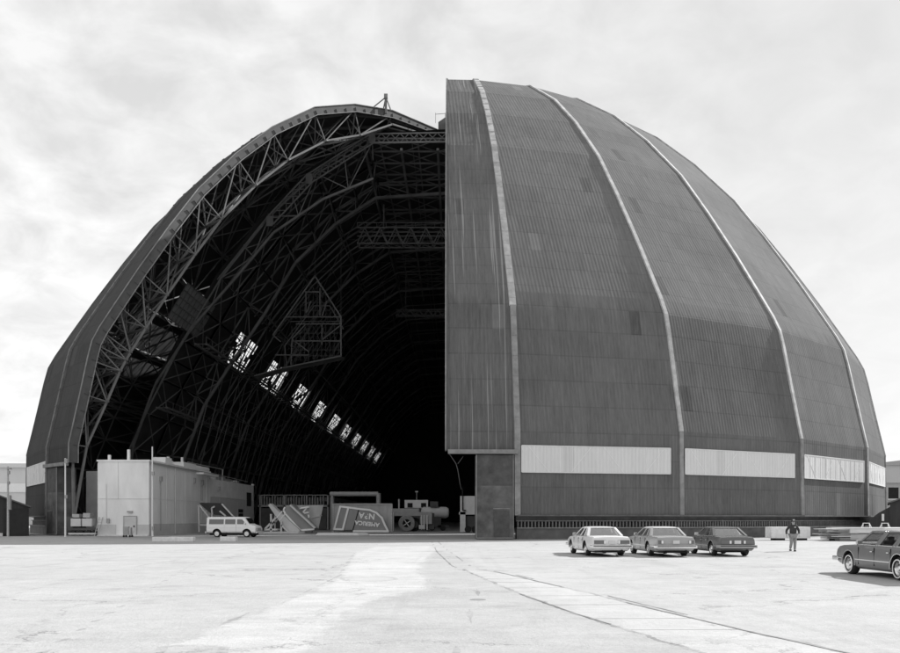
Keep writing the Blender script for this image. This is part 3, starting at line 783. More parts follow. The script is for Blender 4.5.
while y > 10.5:
    xa_, xb_ = track_pt(TB, y), track_pt(TA, y); mb.bar((xa_+.05, y, .0), (xb_-.05, y+.05, .0), .016); y -= 1.2+random.random()*1.6
tag(mb.build('slab_joints', mat('joint', .36, .9, .2, 3)), kind='structure')
p = ground(478, 599.8); sheet('oil_stain', oval_pts(478, 599.8, 8, .8), .010, mat('oil_stain_dark', .24, .9, .3, 4), .03, 3)
fl = [(-48, 118), (-48, 430), (48, 430), (48, 118)]
fp = [leafpos(R(a), 58.9, 0) for a in range(-60, 80, 4)]
sheet('hangar_floor', [(p.x, p.y) for p in fp]+[(48, 130), (48, 429), (-48, 429), (-48, 130)], .006, M_floor, 0, 50)
# door rails in the ground
for r_ in (56.4, 59.6):
    line([leafpos(R(a), r_, 0).to_2d() for a in range(-80, 84, 4)], .22, 'door_rail', M_rail, .022)
line([leafpos(R(a), 61.2, 0).to_2d() for a in range(-80, 0, 4)], .7, 'kerb_strip', M_slab, .012)

exec_objects = True
# ------------------------------------------------------------------ far buildings
b = thing('distant_building', 'long pale distant building with light stripes behind the left hangar door', 'building')
MB().b2(-320, -112, 250, 300, 0, 17.2).build('wall', mat('far_wall', .62, .9, .05, .2), b)
MB().b2(-320.3, -111.7, 249.6, 300, 9.8, 12.4).build('stripe', M_white, b)
MB().b2(-321, -111, 249, 301, 17.2, 18.4).build('roof', M_lgrey, b)
b = thing('distant_building', 'pale two-tier distant building with a small window beyond the right hangar door', 'building')
MB().b2(98, 190, 200, 260, 0, 10.4).build('wall', mat('far_wall_grey', .42, .9, .06, .3), b)
MB().b2(97.5, 190.5, 199.5, 260, 10.4, 14.6).build('fascia', mat('far_fascia', .5, .9, .05, .3), b)
o = MB().prism([(96.5, 14.6), (191, 14.6), (160, 18.5), (130, 18.5)], lambda x, z: Vector((x, 199, z)), lambda x, z: Vector((x, 261, z))).build('roof', M_grey, b)
for x in (104.2, 112, 120): 
    w_ = MB().b2(x, x+2.4, 199.9, 200.1, 6.6, 9.3).build('window', M_dark, b); MB().b2(x-.25, x+2.65, 199.85, 199.95, 6.3, 6.6).build('sill', M_lgrey, w_)
# gable sheds
def gable(name, label, x0, xr, x1, y0, y1, he, hr, mw, mr, over=.25):
    t = thing(name, label, 'shed')
    MB().prism([(x0, 0), (x1, 0), (x1, he), (xr, hr), (x0, he)], lambda x, z: Vector((x, y0, z)), lambda x, z: Vector((x, y1, z))).build('wall', mw, t)
    r = MB()
    for a, bb in (((x0-over, he-.1), (xr, hr+.03)), ((xr, hr+.03), (x1+over, he-.1))):
        r.prism([a, bb, (bb[0], bb[1]+.14), (a[0], a[1]+.14)], lambda x, z: Vector((x, y0-.3, z)), lambda x, z: Vector((x, y1+.3, z)))
    r.build('roof', mr, t); return t
M_sh = mat('shed_sheet', .05, .8, .25, 1, streak=(3, 3, .2)); M_shr = mat('shed_roof', .13, .8, .2, 1)
t = gable('gable_shed', 'small dark gabled shed with a white window at the left edge of the photo', -6.2, -3.1, 0, 0, 8, 2.95, 4.1, M_sh, M_shr, over=.15)
t.location = (-42.7, 83, 0); t.rotation_euler = (0, 0, R(27.5))
MB().b2(-2.2, -.15, -.1, 0, .1, 2.75).build('door', mat('shed_door', .035, .8, .2, 2), t)
wn = MB().b2(-4.6, -3.4, -.14, -.02, 1.5, 2.3).build('window', M_white, t)
MB().b2(-4.6, -3.4, -.14, -.02, 1.0, 1.45).build('lower_panel', M_lgrey, wn)
MB().b2(-6.2, -2.3, -.7, -.05, 0, .32).build('plinth', M_lgrey, t)
t = gable('gable_shed', 'dark low gabled shed at the right edge behind the slab stack', 0, 4.4, 9, 0, 12, 3.3, 4.9, M_sh, M_shr)
t.location = (42.9, 82, 0); t.rotation_euler = (0, 0, R(-27.5))
MB().prism([(-1.5, 0), (-.02, 0), (-.02, 2.9), (-.8, 2.3), (-1.5, 1.5)], lambda x, z: Vector((x*1.3, .2, z)), lambda x, z: Vector((x*1.3, 6, z))).build('lean_to', M_sh, t)
MB().b2(-.75, -.53, .02, .12, 1.5, 2.2).build('notice', M_white, t)

# ------------------------------------------------------------------ annex building under the door
an = thing('annex_building', 'flat-roofed pale annex building with a plain door inside the left of the hangar mouth', 'building')
xa, xb = -35.8, -30.7
w_ = MB(); w_.b2(xa, xb, 83, 103.5, 0, 7.45); w_.build('wall', M_wall, an)
MB().b2(-36.1, xa, 83.6, 103.5, 0, 7.3).build('side_pilaster', M_wall, an)
w2 = MB(); w2.b2(xa, xb-.02, 103.6, 126, 0, 6.75); w2.build('wall', M_wallb, an)
w3 = MB(); w3.b2(-41, -36.12, 92, 110, 0, 7.0); w3.build('wall', M_wallb, an)
pb = MB(); pb.b2(xa-.02, -34.0, 82.96, 82.99, 0, 1.15); pb.b2(-31.9, xb+.03, 82.96, 82.99, 0, 1.15); pb.b2(xb+.005, xb+.035, 83, 103.5, 0, 1.2); pb.build('painted_dado', M_walld, an)
cp = MB(); cp.b2(xa-.1, xb+.1, 82.9, 103.6, 7.45, 7.62); cp.build('parapet', M_wall, an)
MB().b2(xa, xb+.9, 98, 104.2, 7.0, 7.2).build('canopy', M_white, an)
ln = MB(); ln.b2(xa-.03, xb+.03, 82.95, 103.5, 3.72, 3.78); ln.b2(xb, xb+.04, 103.6, 126, 4.5, 4.56); 
for y in (107.5, 112, 116.5, 121): ln.b2(xb, xb+.03, y, y+.06, 0, 4.5)
for y in (88, 94, 100): ln.b2(xb+.0, xb+.03, y, y+.05, 0, 7.4)
ln.b2(-33.8, -33.76, 82.95, 83, 3.7, 7.4); ln.build('seam', mat('annex_seam', .72, .8, .05), an)
MB().b2(xb+.005, xb+.02, 103.7, 126, 0, 4.45).build('painted_dado', M_walld, an)
dr = MB().b2(-33.15, -31.95, 82.9, 82.97, 0, 1.95).build('door', M_walld, an)
fr = MB(); fr.b2(-33.22, -33.15, 82.88, 82.98, 0, 2.02); fr.b2(-31.95, -31.88, 82.88, 82.98, 0, 2.02); fr.b2(-33.15, -31.95, 82.88, 82.98, 1.95, 2.02); fr.build('door_frame', M_grey, dr)
MB().b2(-32.2, -32.1, 82.82, 82.9, .9, 1.05).build('handle', M_dark, dr)
op = MB().b2(xb+.01, xb+.05, 121.7, 124.3, 3.6, 5.6).build('opening', M_dark, an)
wn = MB().b2(xb+.01, xb+.06, 117, 119.5, 2.0, 3.1).build('window', M_dark, an); MB().b2(xb+.06, xb+.12, 117, 119.5, 2.5, 2.58).build('window_bar', M_lgrey, wn)
el = MB(); el.bar((xb+.12, 86, .5), (xb+.12, 86, 5.7), .06); el.b2(xb, xb+.25, 85.8, 86.2, 5.6, 6.1); el.b2(xb, xb+.2, 97, 97.4, 5.9, 6.5); el.b2(xb, xb+.2, 100, 100.5, 5.8, 6.4); el.b2(xb, xb+.2, 107, 107.4, 5.4, 5.9); el.build('conduit', M_grey, an)
gt = MB(); gt.b2(xb+.02, xb+.16, 83.1, 103.5, 7.25, 7.42); gt.build('gutter', M_grey, an)
dp = MB()
for y in (90.5, 101.8): dp.bar((xb+.1, y, 7.3), (xb+.1, y, .15), .1)
dp.build('downpipe', M_lgrey, an)
lf = MB(); lf.b2(-32.8, -32.3, 82.7, 82.96, 2.35, 2.5); lf.b2(-34.9, -34.6, 82.8, 82.96, 1.3, 1.75); lf.b2(-34.95, -34.93, 82.93, 82.96, 1.7, 5.2); lf.build('fixture', M_grey, an)
kb = MB(); kb.b2(xa, xb, 82.75, 83, 0, .12); kb.build('kerb', M_conc, an)
st_ = MB(); st_.b2(xb+.005, xb+.02, 99.6, 100.6, 3.9, 5.7); st_.build('wall_notice', M_lgrey, an)
rp = MB(); rp.b2(-33, -31.5, 90, 92, 7.62, 8.4); rp.b2(-32.6, -31.0, 94.5, 99, 7.62, 8.2); rp.cyl((-31.6, 99, 7.95), (-31.3, 104.5, 7.9), .28, 10)
for (x, y, h) in ((-34.9, 83.6, 8.15), (-33.0, 83.7, 8.7), (-31.9, 92, 8.6), (-31.9, 93.2, 8.2), (-32, 97, 8.9)): rp.b2(x-.12, x+.12, y-.12, y+.12, 7.6, h)
rp.build('roof_vents', M_white, an)
rp = MB()
rp.bar((-32, 99, 8.5), (-31.5, 112, 8.4), .1); rp.bar((-31.5, 112, 8.4), (-31.5, 112, 6.7), .12)
for i in range(9): rp.b2(-33, -32.2+random.random()*.6, 105+2.1*i, 106.2+2.1*i, 6.75, 7.0+random.random()*.7)
rp.bar((-31.4, 106, 7.6), (-31.4, 125, 7.3), .08); rp.cyl((-33, 108, 7.2), (-33, 122, 7.2), .3); rp.build('roof_pipes', M_tin, an)
MB().b2(xb-.3, xb+.02, 125.7, 126.2, 6.75, 7.0).build('chimney_stub', M_wall, an)
# ------------------------------------------------------------------ poles
def pole(x, y, h, r, label, m, boxes=()):
    t = thing('utility_pole', label, 'pole', (x, y, 0))
    MB().cyl((0, 0, 0), (0, 0, h), r, 10, r*.7).build('shaft', m, t, True)
    bb = MB()
    for (z, s) in boxes: bb.box((.12, -.1, z), (s, .2, s*1.6))
    if boxes: bb.build('fixture', M_grey, t)
    return t
pole(-30.0, 82.0, 8.85, .09, 'slim white pole standing against the corner of the pale annex', M_white, ((6.2, .22), (.8, .2)))
t = pole(-37.0, 78.6, 7.45, .085, 'slim white pole in front of the open door corner post', M_white, ((7.2, .25), (3.8, .2)))
t = pole(-43.4, 80.4, 6.8, .11, 'weathered wooden pole in front of the small left shed', M_wood, ((6.2, .2), (5.2, .18)))
bb = MB(); bb.b2(.1, .3, -.2, .1, 2.6, 4.0); bb.b2(-.05, .35, -.15, .05, 6.5, 6.65); bb.build('transformer', M_grey, t)

# ------------------------------------------------------------------ wheels and vehicles
def wheel(parent, x, y, r, wd, side, white=False, rim_m=None, name='wheel'):
    t = MB(); s = side
    pr = [(r*.60, -wd/2), (r*.93, -wd/2), (r, -wd*.3), (r, wd*.3), (r*.93, wd/2), (r*.60, wd/2)]
    t.lathe(pr, (x, y, r), 'X', 28)
    o = t.build('tyre', M_black, parent, True)
    rm = MB(); ox = x+s*wd*.42
    rm.lathe([(r*.62, 0), (r*.62, s*.035), (r*.52, s*.045), (r*.46, s*.01), (r*.28, s*.02), (r*.22, s*.06), (0.01, s*.065)], (ox, y, r), 'X', 24)
    rm.build('rim', rim_m or M_chrome, o, True)
    if white:
        ww = MB(); ww.lathe([(r*.80, s*.065), (r*.80, s*.075), (r*.70, s*.078), (r*.70, s*.065)], (x+s*wd*.39, y, r), 'X', 28); ww.build('whitewall', M_white, o)
    return o
def glass_mat(nm, refl, tv):
    m = bpy.data.materials.new(nm); m.use_nodes = True; t = m.node_tree; t.nodes.clear()
    o = t.nodes.new('ShaderNodeOutputMaterial'); tr = t.nodes.new('ShaderNodeBsdfTransparent'); tr.inputs[0].default_value = (tv, tv, tv, 1)
    gl = t.nodes.new('ShaderNodeBsdfGlossy'); gl.inputs['Roughness'].default_value = .03; gl.inputs[0].default_value = (.9, .9, .9, 1)
    mx = t.nodes.new('ShaderNodeMixShader'); mx.inputs[0].default_value = refl
    t.links.new(tr.outputs[0], mx.inputs[1]); t.links.new(gl.outputs[0], mx.inputs[2]); t.links.new(mx.outputs[0], o.inputs[0]); return m
M_glass = glass_mat('sloping_glass', .36, .6); M_glass_side = glass_mat('side_glass', .12, .88)
def paint(name, v, rough=.25): return mat(name, v, rough, .03, 1, spec=.5)
def loft(mb, rings, close=True):
    n = len(rings[0]); vs = [p for r in rings for p in r]; fs = []
    for i in range(len(rings)-1):
        for j in range(n if close else n-1): fs.append((i*n+j, i*n+(j+1) % n, (i+1)*n+(j+1) % n, (i+1)*n+j))
    fs += [tuple(range(n-1, -1, -1)), tuple(range(len(vs)-n, len(vs)))]
    mb.add(vs, fs)
def make_car(name, label, cat, loc, rz, P):
    """P: stations along y (front +): (y, half width, bottom z, top z)."""
    t = thing(name, label, cat, loc, rz, sc=P.get('sc', .94), group=P.get('group')); pm = P['paint']
    mb = MB(); rings = []
    for (y, hw, zb, zt) in P['st']:
        zs = zb+(zt-zb)*.55
        rings.append([Vector(p) for p in ((-hw*.86, y, zb), (-hw*.96, y, zb+.07), (-hw, y, zb+.22), (-hw, y, zs), (-hw*.975, y, zt-.10), (-hw*.90, y, zt-.015), (-hw*.5, y, zt+.012), (0, y, zt+.02),
                                               (hw*.5, y, zt+.012), (hw*.90, y, zt-.015), (hw*.975, y, zt-.10), (hw, y, zs), (hw, y, zb+.22), (hw*.96, y, zb+.07), (hw*.86, y, zb))])
    loft(mb, rings)
    body = mb.build('body', pm, None, True)
    W = P['w']; r = P['r']
    for (wy) in (P['fy'], P['ry']):
        for s in (-1, 1):
            c = MB(); c.cyl((s*(W/2-.34), wy, r+.02), (s*(W/2+.2), wy, r+.02), r*1.17, 28); c.b2(min(s*(W/2-.34), s*(W/2+.2)), max(s*(W/2-.34), s*(W/2+.2)), wy-r*1.17, wy+r*1.17, -.2, r*.6)
            cc = MB(); cc.cyl((s*(W/2-.34), wy, r+.02), (s*(W/2+.2), wy, r+.02), r*1.17, 28)
            co = cc.build('cutter', M_dark); 
            bo = body.modifiers.new('b', 'BOOLEAN'); bo.operation = 'DIFFERENCE'; bo.object = co; bo.solver = 'EXACT'; bo.material_mode = 'TRANSFER'
            evaluated(body); bpy.data.objects.remove(co)
    body.parent = t
    try: body.data.set_sharp_from_angle(angle=R(32))
    except Exception: pass
    # wheel wells
    ww = MB()
    for wy in (P['fy'], P['ry']):
        for s in (-1, 1): ww.lathe([(r*1.165, -.14), (r*1.165, .14)], (s*(W/2-.2), wy, r+.02), 'X', 24)
    for wy in (P['fy'], P['ry']):
        for s in (-1, 1): wheel(t, s*(W/2-.14), wy, r, .2, s, P.get('white', False), P.get('rim'))
    for wy in (P['fy'], P['ry']):
        for s in (-1, 1):
            lipm = MB(); pts = [Vector((s*(W/2+.006), wy+math.cos(a)*r*1.2, r+.02+math.sin(a)*r*1.2)) for a in [R(-8)+i*R(196)/14 for i in range(15)]]
            for a, b_ in zip(pts, pts[1:]): lipm.bar(a, b_, .022)
            lipm.build('arch_trim', P.get('lipm', M_chrome), t)
    # greenhouse
    zb, zr = P['belt'], P['roof']; cbm = P['cabin']      # base front/rear y, roof front/rear y
    bf, brr, rf, rr = cbm; hb, hr = P['hb'], P['hr']
    base = {'fl': (-hb, bf, zb), 'fr': (hb, bf, zb), 'rl': (-hb, brr, zb), 'rr': (hb, brr, zb)}
    top = {'fl': (-hr, rf, zr), 'fr': (hr, rf, zr), 'rl': (-hr, rr, zr), 'rr': (hr, rr, zr)}
    V = lambda d_, k_: Vector(d_[k_])
    g = {}
    for nm, ks in (('windscreen', ('fl', 'fr')), ('rear_window', ('rr', 'rl')), ('side_window', ('rl', 'fl')), ('side_window', ('fr', 'rr'))):
        q = MB(); q.add([V(base, ks[0]), V(base, ks[1]), V(top, ks[1]), V(top, ks[0])], [(0, 1, 2, 3)])
        q.build(nm, M_glass_side if nm == 'side_window' else M_glass, t)
    pl2 = MB()
    for k_ in ('fl', 'fr'): pl2.bar(V(base, k_), V(top, k_), .05, .05)
    for k_ in ('rl', 'rr'): pl2.bar(V(base, k_), V(top, k_), P.get('cp', .12), .08)
    for f in P['pill']:
        for s in (-1, 1):
            yb = bf+(brr-bf)*f[0]; yt = rf+(rr-rf)*f[1]; pl2.bar((s*hb, yb, zb), (s*hr, yt, zr), f[2], .06)
    if P.get('quarter'):
        for s in (-1, 1):
            a0, a1 = P['quarter']
            yb0, yt0 = bf+(brr-bf)*a0, rf+(rr-rf)*a1
            pl2.add([(s*(hb+.012), yb0, zb), (s*(hb+.012), brr, zb), (s*(hr+.012), rr, zr), (s*(hr+.012), yt0, zr)], [(0, 1, 2, 3)])
    pl2.build('pillars', pm, t)
    rf_ = MB(); rings = []
    for (dy, ins, z) in ((.03, -.03, zr-.03), (.02, -.01, zr+.015), (-.1, .1, zr+.05), (-.35, .3, zr+.065)):
        rings.append([Vector(p) for p in ((-hr+ins, rr-dy, z), (hr-ins, rr-dy, z), (hr-ins, rf+dy, z), (-hr+ins, rf+dy, z))])
    loft(rf_, rings); rf_.build('roof', P.get('roofm', pm), t, True)
    ins_ = MB()
    ym = (bf+brr)/2; ins_.b2(-hb+.04, hb-.04, min(rf, bf)*1-(.2), max(rf, bf), zb+.02, zb+.035) if False else None
    ins_.b2(-hb+.06, hb-.06, brr+.06, bf-.06, zb+.03, zb+.045)
    for y_ in P['seats']:
        for s in (-1, 1):
            ins_.box((s*.36, y_, zb+.08), (.5, .12, .14)); ins_.box((s*.36, y_, zb+.22), (.2, .08, .12))
    ins_.build('seats', mat('car_interior', .14, .8, .1), t)
    # trim: bumpers, lamps, plate, handles, mirror, mouldings
    yF, yR = P['st'][-1][0], P['st'][0][0]; bm_ = P.get('bumper', M_chrome)
    for (nm, yy, sg) in (('front_bumper', yF, 1), ('rear_bumper', yR, -1)):
        q = MB(); q.b2(-W/2+.02, W/2-.02, min(yy+sg*.02, yy+sg*.13), max(yy+sg*.02, yy+sg*.13), .42, .56)
        for s in (-1, 1): q.b2(min(s*(W/2-.04), s*(W/2+.02)), max(s*(W/2-.04), s*(W/2+.02)), min(yy-sg*.28, yy+sg*.1), max(yy-sg*.28, yy+sg*.1), .42, .56)
        q.build(nm, bm_, t, False, .02)
        q = MB(); q.b2(-W/2+.05, W/2-.05, min(yy+sg*.125, yy+sg*.14), max(yy+sg*.125, yy+sg*.14), .50, .535); q.build('bumper_strip', M_black, t)
    zt = P['tail']
    for s in (-1, 1):
        q = MB(); x0, x1 = zt[0], zt[1]; q.b2(min(s*x0, s*x1), max(s*x0, s*x1), yR-.03, yR+.02, zt[2], zt[3]); l_ = q.build('tail_lamp', mat('lamp_lens', .16, .3, .1), t)
        q = MB(); q.b2(min(s*(x0+.0), s*(x0+.09)), max(s*x0, s*(x0+.09)), yR-.036, yR-.028, zt[2]+.01, zt[3]-.01); q.build('reversing_lens', M_white, l_)
        q = MB(); q.b2(min(s*(W/2-.38), s*(W/2-.12)), max(s*(W/2-.38), s*(W/2-.12)), yF-.02, yF+.03, .62, .78); q.build('headlight', M_lgrey, t)
    q = MB(); q.b2(-.16, .16, yR-.045, yR-.02, zt[2], zt[2]+.16); q.build('number_plate', M_lgrey, t)
    q = MB(); q.b2(-W/2+.45, W/2-.45, yF-.01, yF+.025, .6, .8)
    q.build('grille', M_grey, t)
    hd = MB(); sm = MB()
    for s in (-1, 1):
        for y_ in P['handles']: hd.b2(min(s*(W/2-.01), s*(W/2+.03)), max(s*(W/2-.01), s*(W/2+.03)), y_, y_+.14, zb-.2, zb-.17)
        for y_ in P['seams']: sm.b2(min(s*(W/2-.02), s*(W/2+.004)), max(s*(W/2-.02), s*(W/2+.004)), y_-.006, y_+.006, .36, zb-.06)
    hd.build('door_handle', M_chrome, t); sm.build('door_seam', M_dark, t)
    for s in P.get('mirror', (-1,)):
        q = MB(); q.box((s*(hb+.16), bf-.42, zb+.09), (.18, .08, .13)); q.bar((s*hb, bf-.42, zb+.02), (s*(hb+.12), bf-.42, zb+.07), .03); q.build('wing_mirror', P.get('mirm', M_chrome), t, False, .015)
    q = MB(); 
    for s in (-1, 1):
        for y0_, y1_ in ((P['ry']+r*1.25, P['fy']-r*1.25), (yR+.15, P['ry']-r*1.25), (P['fy']+r*1.25, yF-.2)):
            q.b2(min(s*(W/2-.01), s*(W/2+.018)), max(s*(W/2-.01), s*(W/2+.018)), y0_, y1_, .50, .53)
    q.build('side_moulding', P.get('lipm', M_chrome), t)
    q = MB()                                                # bright surround of the windows
    for a, b_ in ((('rl'), ('rr')),): q.bar(V(base, a)+Vector((0, 0, .01)), V(base, b_)+Vector((0, 0, .01)), .035)
    for k_ in ('rl', 'rr'): q.bar(V(base, k_)+Vector((0, -.02, 0)), V(top, k_)+Vector((0, -.02, 0)), .03)
    q.bar(V(top, 'rl')+Vector((0, -.03, 0)), V(top, 'rr')+Vector((0, -.03, 0)), .03)
    for s in ('l', 'r'): q.bar(V(base, 'f'+s)+Vector((0, 0, .01)), V(base, 'r'+s)+Vector((0, 0, .01)), .025); q.bar(V(top, 'f'+s), V(top, 'r'+s), .025)
    q.build('window_trim', P.get('lipm', M_chrome), t)
    q = MB(); q.b2(-W/2+.25, W/2-.25, yR+.25, yF-.25, .2, .34); q.cyl((.5, yR-.05, .3), (.5, yR+.8, .3), .035); q.bar((-W/2+.2, P['ry'], r), (W/2-.2, P['ry'], r), .1); q.build('underbody', M_dark, t)
    if P.get('tank'): q = MB(); q.b2(-.45, .45, yR+.15, yR+.75, .2, .4); q.build('fuel_tank', M_dark, t)
    return t
def sedan_P(v, rim=None, **kw):
    P = dict(paint=paint('car_paint_%03d' % int(v*1000), v), w=1.94, r=.345, fy=1.62, ry=-1.30,
             st=[(-2.66, .86, .42, .80), (-2.62, .93, .34, .93), (-2.40, .96, .27, .975), (-1.6, .97, .25, .985), (-.8, .97, .22, .97), (.9, .97, .22, .97), (1.3, .97, .24, .965), (2.3, .95, .27, .90), (2.55, .92, .34, .86), (2.62, .84, .44, .78)],
             belt=.965, roof=1.37, cabin=(1.12, -1.50, .42, -.92), hb=.84, hr=.63, pill=((.42, .42, .05), (.72, .76, .05)), quarter=(.80, .80), seats=(.1, -.75),
             tail=(.30, .86, .62, .80), handles=(-.05, -.75), seams=(.95, .0, -.85), tank=True, rim=rim)
    P.update(kw); return P
gc = 'sedans parked in a row in front of the closed hangar door'
def place(px, py, xoff, ry, sc):                           # rear-left tyre contact -> car centre (heading nearly +Y)
    return None
def car_at(RLx, RLd, heading, P, *a):
    sc = .94; h = R(heading); v = Vector((-(P['w']/2-.14), P['ry'])) * sc
    c, s = math.cos(h), math.sin(h); off = Vector((c*v.x-s*v.y, s*v.x+c*v.y))
    return (RLx-off.x, RLd-off.y, 0)
P1 = sedan_P(.72, group=gc); d1 = 38.3; x1 = (587.5-CX)*d1/F
make_car('parked_car', 'white four-door sedan parked leftmost in the row, seen from behind', 'car', car_at(x1, d1, 5.5, P1), R(5.5), P1)
P2 = sedan_P(.34, group=gc, roofm=paint('vinyl_roof', .45, .6), tail=(.62, .86, .64, .80), rim=M_tin, bumper=M_chrome); d2 = 38.0; x2 = (650.3-CX)*d2/F
make_car('parked_car', 'grey full-size sedan with pale roof and chrome bumper, middle of the parked row', 'car', car_at(x2, d2, 3.5, P2), R(3.5), P2)
P3 = sedan_P(.125, group=gc, w=1.84, hb=.80, hr=.60, lipm=M_tin, bumper=M_grey, tail=(.30, .80, .62, .78), fy=1.45, ry=-1.28, mirror=(-1, 1), mirm=M_lgrey,
             st=[(-2.32, .80, .42, .80), (-2.28, .87, .34, .92), (-2.1, .91, .27, .96), (-1.5, .92, .25, .97), (-.8, .92, .22, .955), (.8, .92, .22, .955), (1.2, .92, .24, .95), (2.1, .90, .27, .88), (2.3, .87, .34, .84), (2.36, .79, .44, .76)],
             cabin=(1.02, -1.45, .40, -.80), tank=False)
d3 = 38.2; x3 = (713.4-CX)*d3/F
c3 = make_car('parked_car', 'dark compact sedan with side mirrors, rightmost in the parked row', 'car', car_at(x3, d3, 3.5, P3), R(3.5), P3)
q = MB(); q.bar((.75, 1.3, .9), (.55, .9, 1.75), .012); q.build('aerial', M_tin, c3)
Pw = dict(paint=paint('wagon_paint', .19), w=1.98, r=.35, fy=1.55, ry=-1.40, white=True, rim=M_chrome,
          st=[(-2.80, .88, .42, .85), (-2.74, .96, .32, .97), (-2.4, .98, .27, .99), (-1.4, .99, .25, .99), (-.6, .99, .22, .985), (.9, .99, .22, .985), (1.25, .99, .24, .98), (2.1, .97, .27, .955), (2.42, .95, .32, .91), (2.52, .92, .38, .84), (2.56, .86, .46, .76)],
          belt=.98, roof=1.42, cabin=(1.18, -2.66, .52, -2.35), hb=.88, hr=.70, pill=((.30, .28, .05), (.335, .32, .04), (.56, .62, .05), (.60, .66, .05), (.97, .97, .08)), seats=(.15, -.75),
          tail=(.78, .90, .55, .90), handles=(.0, -.95), seams=(.92, -.05, -1.0), cp=.1, group=None)
q = ground(846.8, 573.6)
wx, wy_ = q.x+ .94*(.99-.05), 25.6-.94*1.55
make_car('station_wagon', 'dark station wagon with whitewall tyres cut off by the right edge', 'car', (wx, wy_, 0), R(.8), Pw)

# van
def make_van():
    c = ground(230.5, 537.4); t = thing('parked_van', 'white passenger van parked side on before the pale annex', 'van', (c.x+.15, c.y+.9, 0), R(-90-7), sc=.94)
    pm = paint('van_white', .80, .35); mb = MB(); rings = []
    for (y, hw, zb, zt) in ((-2.55, .86, .5, 1.9), (-2.5, .96, .46, 1.99), (-2.2, .99, .46, 2.02), (1.0, .99, .46, 2.02), (1.25, .985, .46, 2.0), (1.35, .98, .46, 1.94), (1.85, .97, .46, 1.32), (1.95, .96, .46, 1.26), (2.45, .93, .42, 1.10), (2.52, .86, .5, 1.0)):
        rings.append([Vector(p) for p in ((-hw*.9, y, zb), (-hw, y, zb+.12), (-hw, y, zb+(min(zt, 1.25)-zb)*.8), (-hw*.97 if zt > 1.3 else -hw*.95, y, min(zt-.1, 1.28)), (-hw*.88, y, zt-.05), (-hw*.74, y, zt), (hw*.74, y, zt), (hw*.88, y, zt-.05), (hw*.97 if zt > 1.3 else hw*.95, y, min(zt-.1, 1.28)), (hw, y, zb+(min(zt, 1.25)-zb)*.8), (hw, y, zb+.12), (hw*.9, y, zb))])
    loft(mb, rings); body = mb.build('body', pm, None, True)
    r = .36
    for wy in (1.6, -1.45):
        for s in (-1, 1):
            cc = MB(); cc.cyl((s*.65, wy, r+.04), (s*1.2, wy, r+.04), r*1.28, 24); co = cc.build('cutter', M_dark)
            bo = body.modifiers.new('b', 'BOOLEAN'); bo.operation = 'DIFFERENCE'; bo.object = co; bo.solver = 'EXACT'; bo.material_mode = 'TRANSFER'; evaluated(body); bpy.data.objects.remove(co)
            wheel(t, s*.87, wy, r, .2, s, False, M_white)
    body.parent = t
    body.data.set_sharp_from_angle(angle=R(32))
    gl = mat('van_glass', .10, .12, .05, 1, spec=.9); gd = mat('van_glass_dark', .02, .1, .05, 1, spec=.9)
    def pane(y0, y1, z0, z1, dy0=0, m=gl):
        for s in (-1, 1):
            def X(z): return s*(.957+.022-(z-1.28)/(1.97-1.28)*.09)
            q = MB(); q.add([(X(z0), y0, z0), (X(z0), y1, z0), (X(z1), y1-dy0, z1), (X(z1), y0, z1)], [(0, 1, 2, 3)]); q.build('side_window', m, t)
    pane(-2.25, -.75, 1.30, 1.78); pane(-.6, .45, 1.30, 1.78); pane(.62, 1.55, 1.30, 1.78, .42)
    q = MB(); q.add([(-.84, 1.82, 1.37), (.84, 1.82, 1.37), (.72, 1.40, 1.90), (-.72, 1.40, 1.90)], [(0, 1, 2, 3)]); [q.v.__setitem__(i, (v[0], v[1]+.03, v[2]+.02)) for i, v in enumerate(q.v)]; q.build('windscreen', gd, t)
    q = MB(); q.b2(-.85, .85, 2.52, 2.55, .62, .92); q.build('grille', M_grey, t)
    for s in (-1, 1):
        q = MB(); q.cyl((s*.66, 2.5, .78), (s*.66, 2.57, .78), .11, 14); q.build('headlight', M_white, t, True)
        q = MB(); q.box((s*1.12, 1.45, 1.35), (.14, .06, .24)); q.bar((s*.95, 1.45, 1.3), (s*1.08, 1.45, 1.32), .03); q.build('wing_mirror', M_chrome, t)
    for y in (2.6, -2.62): q = MB(); q.b2(-.95, .95, y-.06, y+.06, .42, .58); q.build('bumper', M_lgrey, t)
    sm = MB()
    for s in (-1, 1):
        for y in (.53, -.68, 1.58 if False else .53): sm.b2(s*.992-.004, s*.992+.004, y-.01, y+.01, .45, 1.28)
        sm.b2(s*.994-.004, s*.994+.004, -2.3, 1.2, .92, .935)
    sm.build('door_seam', M_lgrey, t)
    MB().b2(-.7, .7, -2.3, 2.2, .22, .4).build('underbody', M_dark, t)
make_van()

# ------------------------------------------------------------------ low concrete kerbs, cart, crates
def kerb(px0, px1, py, h, label, jag):
    a, b_ = ground(px0, py), ground(px1, py); t = MB(); n = max(2, int((b_.x-a.x)/.6)); 
    for i in range(n):
        x0 = a.x+(b_.x-a.x)*i/n; x1_ = a.x+(b_.x-a.x)*(i+1)/n
        t.b2(x0, x1_, a.y, a.y+.55+random.random()*.1, 0, h*(1-random.random()*.1))
    return tag(t.build('concrete_kerb', M_conc, None, False, .03), label, 'kerb', 'concrete kerb blocks before the annex')
kerb(152, 193, 541.6, .36, 'longer low rough concrete kerb at the foot of the white annex pole', 1)
kerb(220, 235.5, 541.4, .36, 'short low concrete kerb block in front of the white van wheels', 1)
c = ground(128, 537.2); t = thing('hand_cart', 'small loaded hand cart in front of the annex door', 'cart', (c.x, c.y, 0))
MB().b2(-.35, .35, -.3, .3, .2, .27).build('deck', M_grey, t)
